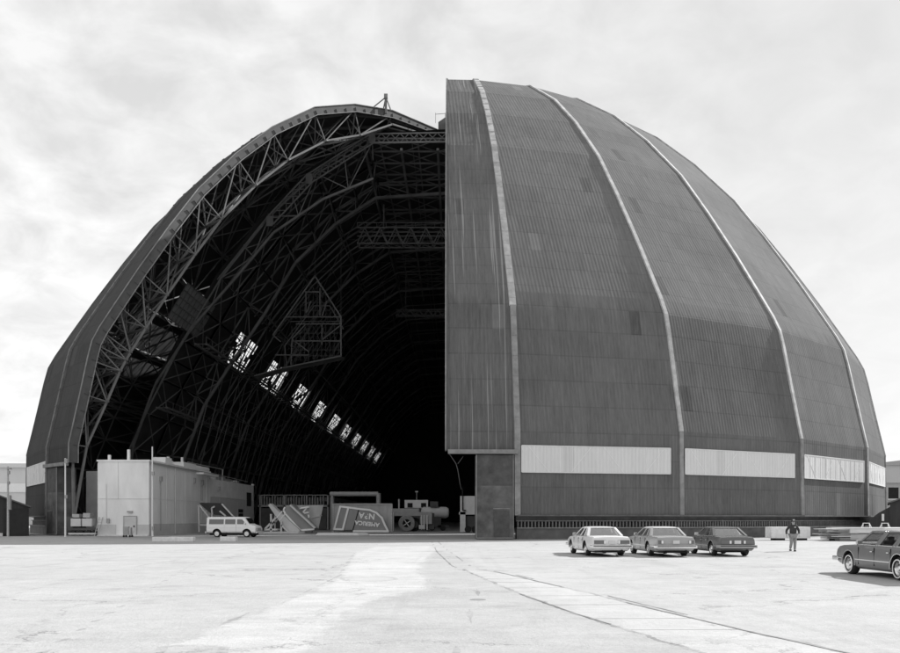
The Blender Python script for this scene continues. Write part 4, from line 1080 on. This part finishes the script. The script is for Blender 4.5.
q = MB(); q.b2(-.3, .12, -.25, .2, .27, .62); q.b2(-.26, .1, -.2, .2, .62, .98); q.build('crate', M_grey, t)
q = MB(); q.b2(.14, .32, -.2, .2, .27, .9); q.build('drum', M_tin, t)
q = MB(); q.bar((.35, 0, .25), (.6, 0, .6), .03); q.bar((-.35, -.25, .25), (-.35, -.25, 1.0), .03); q.build('handle', M_tin, t)
for (x, y) in ((-.28, -.28), (.28, -.28), (-.28, .28), (.28, .28)): MB().cyl((x, y-.03, .1), (x, y+.03, .1), .1, 12).build('wheel', M_black, t)

# winch truck under the open leaf
c = Vector((-37.6, 84, 0)); t = thing('winch_trolley', 'dark wheeled winch trolley with pale side panels beside the open door post', 'trolley', c)
q = MB(); q.b2(-1.7, 1.3, 0, 1.6, .55, .8); q.b2(-1.8, -1.2, 0, 1.5, .8, 1.9); q.build('chassis', M_steeld, t)
for x in (-.85, .3): 
    q = MB(); q.b2(x-.5, x+.5, -.12, .9, .95, 1.75); q.build('side_panel', M_lgrey, t, False, .03)
q = MB(); q.b2(-1.3, -.6, .1, 1, 1.85, 2.2); q.b2(-.2, .5, .1, 1, 1.85, 2.3); q.build('gear_case', M_tin, t)
for x in (-1.2, -.4, .4, 1.0): MB().cyl((x, -.05, .3), (x, .25, .3), .28, 16).build('wheel', M_black, t)
q = MB(); q.b2(-1.6, 1.2, -.1, 0, .12, .3); q.build('step', M_lgrey, t)
t = thing('ladder', 'short dark ladder leaning on the left corner of the annex', 'ladder', (-35.9, 82.4, 0))
q = MB()
for s in (0, .35): q.bar((s, 0, 0), (s+.25, .55, 1.9), .05)
for i in range(6): q.bar((.04*i, .08*i, .25+.28*i), (.35+.04*i, .08*i, .25+.28*i), .035)
q.build('rails', M_tin, t)
# ------------------------------------------------------------------ airship fins, stands
def text_mesh(body, size, m, parent, loc, rot, name='lettering', bold=.02):
    cu = bpy.data.curves.new(name, 'FONT'); cu.body = body; cu.size = size; cu.extrude = .012; cu.offset = bold; cu.align_x = 'CENTER'; cu.align_y = 'CENTER'; cu.space_character = 1.1
    o = bpy.data.objects.new(name, cu); COL.objects.link(o); dg = bpy.context.evaluated_depsgraph_get(); dg.update()
    me = bpy.data.meshes.new_from_object(o.evaluated_get(dg)); bpy.data.objects.remove(o); me.materials.clear(); me.materials.append(m)
    n = bpy.data.objects.new(name, me); COL.objects.link(n); n.parent = parent; n.location = loc; n.rotation_euler = rot; return n
DF = 104.0; kf = DF/F
def fx(x, y): return ((x-361)*kf, H0+(CY-y)*kf)
c = ground(361, CY+F*H0/DF)
t = thing('airship_fin', 'grey airship tail fin with white border and upside-down lettering, right of the leaning fin', 'airship fin', (c.x, DF, 0), group='airship tail fins on stands')
def outline(pts, y0, y1, m, nm, par): return MB().prism([fx(*p) for p in pts], lambda x, z: Vector((x, y0, z)), lambda x, z: Vector((x, y1, z))).build(nm, m, par)
panel = outline([(340.5, 506), (360, 508.5), (370, 509.5), (377, 512.5), (382.5, 518), (385.5, 525), (388.5, 531.5), (353, 531.5), (353, 530), (334, 529.5)], -.15, .2, M_fins, 'panel', t)
bd = MB()
BL = [0]
def bl(pts, w_=.45):
    for a, b_ in zip(pts, pts[1:]):
        A_, B_ = fx(*a), fx(*b_); d_ = (Vector(B_)-Vector(A_)).normalized()*w_*.5
        BL[0] += .004; yb_ = -.12-BL[0]          # each strip a few millimetres proud of the last
        bd.bar((A_[0]-d_.x, yb_, A_[1]-d_.y), (B_[0]+d_.x, yb_, B_[1]+d_.y), w_*1.15)
bl([(340.5, 506.5), (360, 509), (370, 510), (376.5, 512.8), (382, 518), (385, 525), (388, 531)], .2)
bl([(388, 531.2), (354, 531.2)], .2); bl([(340.5, 506.5), (334.5, 529), (343, 529.4), (348.5, 508)], .2)
bd.build('white_border', M_finw, panel)
q = MB(); A_, B_ = fx(359, 509.5), fx(353, 530); q.box(((A_[0]+B_[0])/2, -.16, (A_[1]+B_[1])/2), (math.hypot(B_[0]-A_[0], B_[1]-A_[1]), .05, .12), mtx=Matrix.Rotation(-math.atan2(B_[1]-A_[1], B_[0]-A_[0]), 3, 'Y')); q.build('hinge_gap', M_dark, panel)
for body_, sz, (px, py) in (('N3A', .98, (367, 515.8)), ('AMERICA', .68, (367.3, 523.6))):
    X_, Z_ = fx(px, py); text_mesh(body_, sz, M_finw, panel, (X_, -.2, Z_), (R(90), R(180+6), 0), bold=.035)
bk = thing('packing_frame', 'upright plywood packing frame standing behind the lettered fin', 'packing frame', (c.x, DF+.9, 0))
q = MB(); A_, B_ = fx(332, 504.5), fx(391.5, 504.5); q.b2(A_[0], B_[0], 0, .15, .1, A_[1]); q.build('panel', M_ply, bk)
q = MB(); q.b2(A_[0]-.05, A_[0]+.12, -.15, .3, 0, A_[1]+.1); q.b2(B_[0]-.12, B_[0]+.05, -.15, .3, 0, A_[1]+.1); q.b2(A_[0], B_[0], -.12, .3, A_[1], A_[1]+.14)
for i in range(1, 6): q.b2(A_[0]+i*1.3, A_[0]+i*1.3+.08, .15, .25, 0, A_[1])
q.build('edge_battens', M_wood, bk)
# leaning fin pair with support trestle
t = thing('airship_fin', 'thick grey airship fin leaning on a pale trestle behind the white van nose', 'airship fin', (0, 0, 0), group='airship tail fins on stands')
DL = 98.0; kl = DL/F
def lx(x, y, dy=0): return Vector(((x-CX)*kl, DL+dy, max(.02, H0+(CY-y)*kl)))
def slab_px(pts, dy0, dy1, m, nm, par):
    q = MB(); n = len(pts); vs = [lx(*p, dy0) for p in pts]+[lx(*p, dy1) for p in pts]
    q.add(vs, [(i, (i+1) % n, n+(i+1) % n, n+i) for i in range(n)]+[tuple(range(n-1, -1, -1)), tuple(range(n, 2*n))]); return q.build(nm, m, par)
a1_ = slab_px([(268, 505), (270.5, 503.5), (278, 511), (284, 516), (300, 530.5), (298, 533.5), (288, 533.5), (277, 518)], 0, 1.6, mat('fin_side', .6, .7, .1, 1), 'fin_edge', t)
q = MB(); q.box(lx(279.5, 514.5, -.03), (.12, .06, 1.1), mtx=Matrix.Rotation(R(40), 3, 'Y')); q.box(lx(282.5, 517, -.03), (.12, .06, 1.1), mtx=Matrix.Rotation(R(40), 3, 'Y')); q.build('strap', M_white, a1_)
a2_ = slab_px([(288, 505), (290, 504), (297, 511.5), (314, 528.5), (300, 529.5), (283, 512), (282.5, 508)], 1.0, 3.4, M_fins, 'fin_face', t)
q = MB()
pts = [(283.5, 507), (282, 510), (284, 514), (299, 530.3), (313, 529.3)]
for p_, r_ in zip(pts, pts[1:]): q.bar(lx(*p_, .9), lx(*r_, .9), .2)
q.build('white_border', M_finw, t)
q = MB(); q.bar(lx(289, 505, .9), lx(314, 528, .9), .75, .2); q.build('leading_edge', M_lgrey, t)
tr = thing('fin_trestle', 'pale timber trestle with a base board under the leaning fin', 'trestle', (0, 0, 0))
q = MB()
for (a, b_) in (((271.5, 514), (271.5, 534)), ((281.8, 521), (281.8, 534)), ((265.5, 529), (276.5, 517.5)), ((265, 529.5), (278, 529.5)), ((281.8, 525), (290, 533))):
    q.bar(lx(*a, -.25), lx(*b_, -.25), .2)
    q.bar(lx(*a, 1.9), lx(*b_, 1.9), .14)
q.build('legs', M_lgrey, tr)
q = MB(); A_, B_ = lx(262, 534), lx(306, 534); q.prism([(A_.x, -.7), (B_.x-.6, -.7), (B_.x, 0), (B_.x-.3, 2.2), (A_.x+.4, 2.2)], lambda x, y: Vector((x, DL-1+y, .0)), lambda x, y: Vector((x, DL-1+y, .22))); q.build('base_board', M_lgrey, tr)
DP = 101.5; kp = DP/F
t = thing('airship_fin', 'tall flat grey fin panel with sideways lettering standing behind the leaning fin', 'airship fin', (0, DP, 0), group='airship tail fins on stands')
def qx(x, y): return ((x-CX)*kp, max(.02, H0+(CY-y)*kp))
pp = MB().prism([qx(*p) for p in ((286, 505.5), (323, 505), (318, 529.5), (300, 529.5), (284, 515))], lambda x, z: Vector((x, 0, z)), lambda x, z: Vector((x, .25, z))).build('panel', M_ply, t)
p2 = MB().prism([qx(*p) for p in ((295, 509.5), (309, 507), (308, 523), (300, 519))], lambda x, z: Vector((x, -.06, z)), lambda x, z: Vector((x, -.005, z))).build('painted_field', M_fins, t)
q = MB(); A_, B_ = qx(294.5, 509.8), qx(309.5, 507); q.bar((A_[0], -.1, A_[1]), (B_[0], -.1, B_[1]), .2, .12); q.build('white_stripe', M_finw, p2)
X_, Z_ = qx(305.5, 516.5); text_mesh('N3A', 1.2, M_finw, p2, (X_, -.08, Z_), (R(90), R(80), 0), bold=.035)
q = MB(); A_, B_ = qx(323, 505), qx(318, 529.5); q.bar((A_[0], -.05, A_[1]), (B_[0], -.05, B_[1]), .1); A_, B_ = qx(311, 518), qx(322, 515.5); q.bar((A_[0], -.05, A_[1]), (B_[0], -.05, B_[1]), .1); q.bar((A_[0], 1.2, 0), (A_[0], .1, 3), .12); q.build('batten', M_wood, t)
# flat pallet in front of the lettered fin
c = ground(344, 535.6); q = MB(); q.prism([(-2.9, -.4), (-1.2, .9), (2.3, .9), (2.6, .1), (1.6, -.6)], lambda x, y: Vector((c.x+x, c.y+y, .02)), lambda x, y: Vector((c.x+x*.9, c.y+y*.9, .3)))
tag(q.build('flat_pallet', M_lgrey), 'low pale flat board lying on the ground before the lettered fin', 'board')

# ------------------------------------------------------------------ inside clutter along the hangar floor
t = thing('pipe_gantry', 'horizontal pale pipe gantry above the lettered fin inside the hangar', 'gantry', (0, 115, 0)); kg = 115/F
gx = lambda x, y: Vector(((x-CX)*kg, 0, max(0, H0+(CY-y)*kg)))
q = MB(); q.cyl(gx(330, 494), gx(378, 494), .32, 12); q.cyl(gx(378.5, 493.2), gx(378.5, 533), .32, 12); q.cyl(gx(332, 494), gx(332, 533), .22, 12); q.build('pipe', M_grey, t, True)
t = thing('office_row', 'low interior office block with a row of narrow windows behind the gantry', 'office block', (0, 0, 0))
MB().b2(-32, -22, 150, 210, 0, 5.6).build('wall', mat('office_wall', .2, .8, .1, 1), t)
for i in range(9): MB().b2(-21.99, -21.9, 152+6.3*i, 155.4+6.3*i, 2.6, 4.9).build('window', M_dark, t)
for i in range(3): MB().b2(-31+3*i, -29.2+3*i, 149.9, 150, 2.6, 4.9).build('window', M_dark, t)
t = thing('storage_rack', 'long low storage rack with upright dividers along the left hangar floor', 'rack', (0, 0, 0))
q = MB(); k_ = 130/F
for i in range(24):
    x = -30.5+.42*i; q.b2(x, x+.1, 130, 131, 3.9+.1*math.sin(i*2.1), 5.3+.25*math.sin(i*1.7))
q.b2(-31, -20, 130, 131.4, 3.6, 3.9); q.b2(-31, -20, 130, 131.4, 5.4, 5.5)
for x in (-30.8, -27, -23.5, -20.2): q.b2(x, x+.2, 130, 131.4, 0, 5.5)
q.build('frame', M_grey, t)
q = MB(); q.b2(-30.6, -20.3, 130.2, 131.2, .1, 3.4); q.build('stored_goods', M_steeld, t)
# tractor
TD = 112.0; kt = TD/F; tx = lambda x: (x-CX)*kt; tz = lambda y: max(0, H0+(CY-y)*kt)
t = thing('aircraft_tractor', 'large-wheeled grey tow tractor inside the hangar mouth', 'tractor', (0, TD, 0))
q = MB(); q.b2(tx(393), tx(422), 0, 2.4, tz(516), tz(512)); q.b2(tx(391), tx(419), .1, 2.3, tz(512), tz(508.5)); q.b2(tx(420), tx(432), .1, 2.2, tz(524), tz(512)); q.build('chassis', M_grey, t, False, .04)
q = MB(); q.cyl((tx(398.7), .6, tz(509)), (tx(398.7), .6, tz(499)), .12); q.build('exhaust_pipe', M_tin, t)
wr = 1.12
for (x, y) in ((tx(407), -.4), (tx(407), 2.4)):
    q = MB(); q.lathe([(wr*.5, -.3), (wr*.92, -.3), (wr, -.18), (wr, .18), (wr*.92, .3), (wr*.5, .3)], (x, y, wr), 'Y', 30); ty = q.build('tyre', mat('big_tyre', .28, .9, .2, 4), t, True)
    q = MB(); q.cyl((x, y-.05, wr), (x, y+.05, wr), wr*.5, 20); hb = q.build('hub', M_dark, ty)
    q = MB()
    for i in range(4): a = i*math.pi/2+.6; q.bar((x, y-.1, wr), (x+math.cos(a)*wr*.48, y-.1, wr+math.sin(a)*wr*.48), .1)
    q.build('spokes', M_white, hb)
q = MB(); q.lathe([(.5, -.25), (.95, -.25), (.95, .25), (.5, .25)], (tx(414), 1.4, .95), 'Y', 24); q.build('tyre', M_black, t, True)
q = MB()
for x in (421, 423.5, 426.5): q.b2(tx(x), tx(x)+.16, -.1, 0, tz(530), tz(515))
q.b2(tx(419), tx(425), -.3, .3, tz(529), tz(525)); q.b2(tx(393), tx(394), -.2, 0, tz(531), tz(512)); q.build('fork_frame', M_lgrey, t)
q = MB(); q.b2(tx(424.5), tx(434), .5, 2, .3, tz(513)); q.build('engine', M_steeld, t)
TD2 = 122.0; k2 = TD2/F; ux = lambda x: (x-CX)*k2; uz = lambda y: max(0, H0+(CY-y)*k2)
t = thing('service_vehicle', 'white-cabbed service vehicle with a whip aerial behind the tow tractor', 'service vehicle', (0, TD2, 0))
q = MB(); q.b2(ux(404.5), ux(428), 0, 2.2, uz(508), uz(500)); q.build('cab', M_white, t, False, .05)
for x in (407.5, 421): q = MB(); q.b2(ux(x), ux(x)+.75, -.06, .02, uz(507.4), uz(503)); q.build('window', M_dark, t)
q = MB(); q.b2(ux(403), ux(429), -.05, 2.4, .6, uz(508.2)); q.build('chassis', M_steeld, t)
q = MB(); q.bar((ux(416.5), .5, uz(500)), (ux(416.5), .5, uz(491.5)), .06); q.b2(ux(415), ux(418), .4, .6, uz(492), uz(491)); q.build('aerial', M_tin, t)
for x in (407, 424): MB().cyl((ux(x), -.1, .45), (ux(x), .2, .45), .45, 16).build('wheel', M_black, t)
t = thing('fuel_bowser', 'small pale tank trailer with a rounded end right of the tow tractor', 'tank trailer', (0, 118, 0)); k3 = 118/F; vx = lambda x: (x-CX)*k3; vz = lambda y: max(0, H0+(CY-y)*k3)
q = MB(); q.lathe([(.05, -2.6), (.6, -2.5), (.82, -2.2), (.82, 1.0), (.6, 1.35), (.05, 1.45)], (vx(437.5)+.2, 1, vz(512.5)), 'X', 20); q.build('tank', M_lgrey, t, True)
q = MB(); q.b2(vx(428), vx(441), .3, 1.7, .5, vz(517)); q.b2(vx(438), vx(449), .3, 1.7, .3, .8); q.b2(vx(430), vx(438), .2, 1.2, vz(507), vz(501.5)); q.build('chassis', M_steeld, t)
for x in (432, 443): MB().cyl((vx(x), .1, .4), (vx(x), .4, .4), .4, 16).build('wheel', M_black, t)
t = thing('site_trailer', 'white box trailer on an open frame just left of the closed door post', 'trailer', (0, 102, 0)); k4 = 102/F; zx = lambda x: (x-CX)*k4; zz = lambda y: max(0, H0+(CY-y)*k4)
q = MB(); q.b2(zx(460.2), zx(483), 0, 2.5, zz(512), zz(496)); q.build('box_body', M_lgrey, t, False, .03)
q = MB(); q.b2(zx(460), zx(465.5), 0, .3, .1, zz(512)); q.b2(zx(459), zx(483), 0, 2.5, zz(514.5), zz(512)); q.b2(zx(478), zx(483), 0, .3, .1, zz(512)); q.build('frame', M_lgrey, t)
q = MB(); q.b2(zx(466), zx(478), .4, 2.0, .5, zz(516)); q.build('machinery', M_steeld, t)
for x in (468, 475): MB().cyl((zx(x), -.05, .42), (zx(x), .25, .42), .42, 16).build('wheel', M_black, t)
q = MB(); q.bar((zx(462.5), -.15, zz(510.5)), (zx(462.5), -.15, zz(487.5)), .12); q.bar((zx(462.5), -.15, zz(510.5)), (zx(465.8), -.15, zz(510.5)), .14); q.build('stand_pipe', M_dark, t)
# cable hanging from the free edge
q = MB(); pts = [(-.55, 68.9, 7.1), (.0, 69, 6.3), (.15, 69.2, 5.8), (.35, 69.6, 4.6), (.45, 70, 4.2)]
for a, b_ in zip(pts, pts[1:]): q.bar(a, b_, .035)
q.bar((.15, 69.2, 6.3), (.6, 69, 6.9), .03); 
tag(q.build('hanging_cable', M_steel), 'thin looped cable hanging beneath the closed door edge beam', 'cable')
# clutter
t = thing('equipment_cart', 'dark equipment cart between the packing frame and the leaning fins', 'cart', (-15.6, 112, 0))
q = MB(); q.b2(-.9, .9, 0, 1.2, .4, 1.9); q.build('body', M_steeld, t); q = MB(); q.b2(-.9, .9, -.1, 1.3, 2.6, 3.2); q.build('canopy', M_lgrey, t)
q = MB()
for x in (-.85, .85): q.bar((x, 0, .4), (x, 0, 2.6), .08)
q.build('post', M_tin, t)
for x in (-.6, .6): MB().cyl((x, -.1, .25), (x, .1, .25), .25, 12).build('wheel', M_black, t)

# lifting rack behind the van
VD = 95.0; kv = VD/F; X = lambda x, y, dy=0: Vector(((x-CX)*kv, VD+dy, max(0, H0+(CY-y)*kv)))
t = thing('tilted_panel_stand', 'dark tilted panel on a pale frame stand behind the white van', 'stand')
q = MB(); q.add([X(199, 503.5), X(222, 504), X(233, 516.5, 0), X(212, 514.5, 0)]+[X(200, 502.8, .2)+Vector((0, 0, 0)), X(222, 503, .2), X(234, 516, .2), X(213, 514, .2)], [(3, 2, 1, 0), (4, 5, 6, 7), (0, 1, 5, 4), (1, 2, 6, 5), (2, 3, 7, 6), (3, 0, 4, 7)]); q.build('panel', mat('dark_panel', .05, .7, .2, 1), t)
q = MB()
for a, b_ in (((199, 504), (212, 521)), ((199, 504), (199.5, 532)), ((222, 503.8), (236, 519)), ((212, 515), (215, 532)), ((212, 508), (215, 506.5)), ((212, 508), (212.5, 515)), ((220, 511), (226, 516)), ((233, 516), (233, 532)), ((199.5, 525), (215, 525))): q.bar(X(*a, -.1), X(*b_, -.1), .16)
q.build('frame', M_lgrey, t)

# ------------------------------------------------------------------ right-hand yard objects
c = ground(791, 540.4); t = thing('concrete_block', 'long pale concrete box on skids behind the walking person', 'concrete block', (c.x, c.y, 0), R(-1))
q = MB(); q.b2(-1.55, 1.55, 0, 1.4, .16, 1.07); q.build('box', M_conc, t, False, .03)
for x in (-.8, .95):
    MB().b2(x-.35, x+.35, .05, 1.3, 0, .16).build('skid', M_dark, t)
c = ground(836, 541.2)
t = thing('slab_stack', 'stack of pale slabs and boards at the right edge beyond the wagon', 'slab stack', (c.x+.3, c.y+.2, 0))
q = MB(); q.b2(.9, 16, 0, 4.2, .62, 1.02); q.build('top_slab', mat('slab_side', .66, .9, .12, 1), t)
q = MB(); q.b2(1.0, 12, .2, 4.2, .08, .55); q.build('lower_slab', mat('slab_low', .5, .9, .12, 1), t)
q = MB()
for i in range(9):
    z = .07+.1*i; x0 = -.2+random.uniform(-.3, .5); q.b2(x0, 1.6, .3+random.uniform(-.2, .2), 3.6, z, z+.055)
q.build('boards', M_wood, t)
q = MB(); q.b2(-.6, 3.5, -.1, 0, .98, 1.04); q.b2(-.7, 1.2, .3, .4, .75, .8); q.b2(-.5, 1.0, .1, .2, .33, .38); q.build('battens', M_lgrey, t)
q = MB(); q.b2(-.6, -.3, 0, .3, 0, .2); q.build('chock', M_dark, t)
def sawhorse(loc, label):
    t = thing('sawhorse', label, 'sawhorse', loc, group='sawhorses on the slab stack', sc=.62)
    q = MB(); q.b2(-.45, .45, -.05, .05, .5, .58); q.build('top_rail', M_lgrey, t)
    for s in (-1, 1):
        for e in (-1, 1): MB().bar((s*.38, 0, .52), (s*.55, e*.22, 0), .07).build('leg', M_lgrey, t)
    return t
s1_ = sawhorse((c.x+3.9, c.y+3.2, 1.03), 'small pale sawhorse on the slab stack, the left one of two')
s2_ = copy_tree(s1_); s2_.location.x += 1.5; s2_.scale = s1_.scale; s2_['label'] = 'small pale sawhorse on the slab stack, the right one by the photo edge'

# ------------------------------------------------------------------ person
def skin_mesh(name, m, parent, verts, edges, rad, sub=2, root=0):
    me = bpy.data.meshes.new(name); me.from_pydata(verts, edges, []); o = bpy.data.objects.new(name, me); COL.objects.link(o)
    sk_ = o.modifiers.new('s', 'SKIN'); sk_.use_smooth_shade = True
    lay = me.skin_vertices[0].data if me.skin_vertices else None
    if lay is None: me.skin_vertices.new(name='') if hasattr(me.skin_vertices, 'new') else None; lay = me.skin_vertices[0].data
    for i, r in enumerate(rad): lay[i].radius = (r, r) if not isinstance(r, tuple) else r
    lay[root].use_root = True
    o.modifiers.new('u', 'SUBSURF').levels = sub; o.modifiers['u'].render_levels = sub
    evaluated(o); o.data.materials.clear(); o.data.materials.append(m); o.parent = parent
    for p in o.data.polygons: p.use_smooth = True
    return o
c = ground(793, 551.5)
skin = mat('skin', .36, .6, .06, 5)
# local frame: the figure faces -Y (towards the viewer), real metres, scaled with the rest
PT = {'pelvis': (0, 0, .94), 'waist': (0, -.01, 1.08), 'chest': (0, -.02, 1.30), 'neck': (0, -.02, 1.47), 'head0': (0, -.045, 1.55), 'head1': (0, -.055, 1.64), 'head2': (0, -.05, 1.71),
      'lh': (-.095, 0, .90), 'lk': (-.13, -.20, .53), 'la': (-.15, -.02, .15), 'lt': (-.17, -.15, .08),
      'rh': (.095, 0, .90), 'rk': (.10, -.03, .49), 'ra': (.10, .02, .09), 'rt': (.12, -.13, .04),
      'ls': (-.19, -.01, 1.42), 'le': (-.33, .10, 1.17), 'lw': (-.35, -.02, .95), 'lp': (-.35, -.05, .88),
      'rs': (.19, -.01, 1.42), 're': (.31, -.04, 1.16), 'rw': (.27, -.22, .98), 'rp': (.26, -.26, .915)}
RD = {'pelvis': (.15, .11), 'waist': (.13, .10), 'chest': (.16, .11), 'neck': .06, 'head0': (.066, .075), 'head1': (.078, .095), 'head2': (.068, .085), 'lh': .085, 'lk': .058, 'la': .04, 'lt': .035, 'rh': .085, 'rk': .058, 'ra': .04, 'rt': .035,
      'ls': .06, 'le': .042, 'lw': .028, 'lp': .034, 'rs': .06, 're': .042, 'rw': .028, 'rp': .034}
ED = [('pelvis', 'waist'), ('waist', 'chest'), ('chest', 'neck'), ('neck', 'head0'), ('head0', 'head1'), ('head1', 'head2')]
for s in 'lr': ED += [('pelvis', s+'h'), (s+'h', s+'k'), (s+'k', s+'a'), (s+'a', s+'t'), ('chest', s+'s'), (s+'s', s+'e'), (s+'e', s+'w'), (s+'w', s+'p')]
for s, sx in (('l', -1), ('r', 1)):                      # five fingers each
    bx = Vector(PT[s+'p'])
    for i, (oy, ln_) in enumerate(((-.030, .075), (-.010, .085), (.010, .08), (.030, .062))):
        PT['%sf%d' % (s, i)] = tuple(bx+Vector((sx*.008, oy-.004, -.045))); PT['%sg%d' % (s, i)] = tuple(bx+Vector((-sx*.018, oy-.015, -.03-ln_)))
        RD['%sf%d' % (s, i)] = .0095; RD['%sg%d' % (s, i)] = .008; ED += [(s+'p', '%sf%d' % (s, i)), ('%sf%d' % (s, i), '%sg%d' % (s, i))]
    PT[s+'t0'] = tuple(bx+Vector((-sx*.01, -.045, .0))); PT[s+'t1'] = tuple(bx+Vector((-sx*.02, -.065, -.045))); RD[s+'t0'] = .012; RD[s+'t1'] = .009; ED += [(s+'p', s+'t0'), (s+'t0', s+'t1')]
pr = thing('person', 'person in a dark jacket, cap and light trousers walking across the apron', 'person', (c.x, c.y, 0), R(-8), sc=.935)
def fig(name, keys, m, scale_r, edges=None, shift=None, sub=2, root=0):
    ks = list(keys); ix = {k_: i for i, k_ in enumerate(ks)}
    vs = [PT[k_] for k_ in ks]; es = [(ix[a], ix[b_]) for a, b_ in (edges or ED) if a in ix and b_ in ix]
    rs = [tuple(x*scale_r+.012*(scale_r > 1) for x in (RD[k_] if isinstance(RD[k_], tuple) else (RD[k_],)*2)) for k_ in ks]
    return skin_mesh(name, m, pr, vs, es, rs, sub, root)
fig('body', PT.keys(), skin, 1.0)
fig('jacket', ['chest', 'waist', 'pelvis', 'neck', 'ls', 'le', 'lw', 'rs', 're', 'rw'], mat('dark_jacket', .045, .85, .25, 8), 1.36)
fig('trousers', ['pelvis', 'lh', 'lk', 'la', 'rh', 'rk', 'ra'], mat('pale_trousers', .26, .85, .25, 6), 1.38)
for s in 'lr':
    q = MB(); a, b_ = Vector(PT[s+'a']), Vector(PT[s+'t']); z = min(a.z, b_.z)-.045; q.prism([(-.045, .07), (.045, .07), (.05, -.12), (.02, -.2), (-.03, -.2), (-.05, -.12)], lambda x, y: Vector((a.x+x, a.y+y, max(0, z))), lambda x, y: Vector((a.x+x*.9, a.y+y*.95, max(0, z)+.085))); q.build('shoe', M_dark, pr, True)
q = MB(); h_ = Vector((0, -.05, 1.70)); q.lathe([(.105, -.02), (.108, .02), (.098, .07), (.06, .105), (.005, .115)], h_, 'Z', 20); cap_ = q.build('cap', mat('cap_dark', .04, .8, .1), pr, True)
q = MB(); q.prism([(-.07, -.08), (.07, -.08), (.06, -.19), (0, -.215), (-.06, -.19)], lambda x, y: h_+Vector((x, y, -.015)), lambda x, y: h_+Vector((x, y, 0))); q.build('peak', mat('cap_dark', .04), cap_)
q = MB(); q.box(h_+Vector((0, -.10, .055)), (.1, .03, .05)); q.build('badge', M_lgrey, cap_)
fc = MB(); fc.box(Vector((0, -.155, 1.615)), (.022, .035, .045)); fc.build('nose', skin, pr, False, .008)
ey = MB(); ey.box((-.033, -.137, 1.64), (.022, .012, .010)); ey.box((.033, -.137, 1.64), (.022, .012, .010)); ey.build('eyes', M_dark, pr)
mo = MB(); mo.box((0, -.135, 1.572), (.045, .012, .009)); mo.build('mouth', mat('lips', .22), pr)
for s in (-1, 1): MB().box((s*.085, -.045, 1.625), (.014, .035, .06)).build('ear', skin, pr, False, .005)
q = MB(); q.box((.075, -.152, 1.36), (.07, .012, .06)); q.build('chest_badge', M_lgrey, pr)

# ------------------------------------------------------------------ every separate piece becomes a part of its own
SINGLE = {'roof_vents': 'roof_vent', 'conduit': 'conduit', 'downpipe': 'downpipe', 'door_handle': 'door_handle', 'door_seam': 'door_seam', 'seats': 'seat', 'boards': 'board', 'pillars': 'pillar',
          'battens': 'batten', 'gear_case': 'gear_case', 'crate': 'crate', 'eyes': 'eye', 'transformer': 'transformer', 'fixture': 'fixture', 'roof_pipes': 'roof_pipe', 'legs': 'leg', 'post': 'post',
          'spokes': 'spoke', 'edge_battens': 'batten', 'chassis': 'chassis', 'strap': 'strap', 'handle': 'handle', 'cable': 'cable', 'frame': None, 'pane': 'pane', 'painted_dado': 'painted_dado', 'door_frame': 'door_frame', 'window_trim': 'window_trim', 'side_moulding': 'side_moulding', 'fork_frame': 'fork'}
def split_pieces(o, nm):
    me = o.data; par = list(range(len(me.vertices)))
    def find(a):
        while par[a] != a: par[a] = par[par[a]]; a = par[a]
        return a
    for e in me.edges:
        a, b = find(e.vertices[0]), find(e.vertices[1])
        if a != b: par[a] = b
    grp = {}
    for p in me.polygons: grp.setdefault(find(p.vertices[0]), []).append(p)
    if not 1 < len(grp) <= 24: return
    for ps in grp.values():
        ix = {}; vs = []; fs = []
        for p in ps:
            f = []
            for v in p.vertices:
                if v not in ix: ix[v] = len(vs); vs.append(me.vertices[v].co.copy())
                f.append(ix[v])
            fs.append(f)
        m2 = bpy.data.meshes.new(nm); m2.from_pydata(vs, [], fs); m2.update()
        for p, q in zip(m2.polygons, ps): p.use_smooth = q.use_smooth
        for m_ in me.materials: m2.materials.append(m_)
        n = bpy.data.objects.new(nm, m2); COL.objects.link(n); n.parent = o.parent; n.matrix_basis = o.matrix_basis
    bpy.data.objects.remove(o)
for o in list(bpy.data.objects):
    st_m = o.name.split('.')[0]
    if o.type == 'MESH' and o.parent and SINGLE.get(st_m) and not o.children and not o.data.uv_layers: split_pieces(o, SINGLE[st_m])
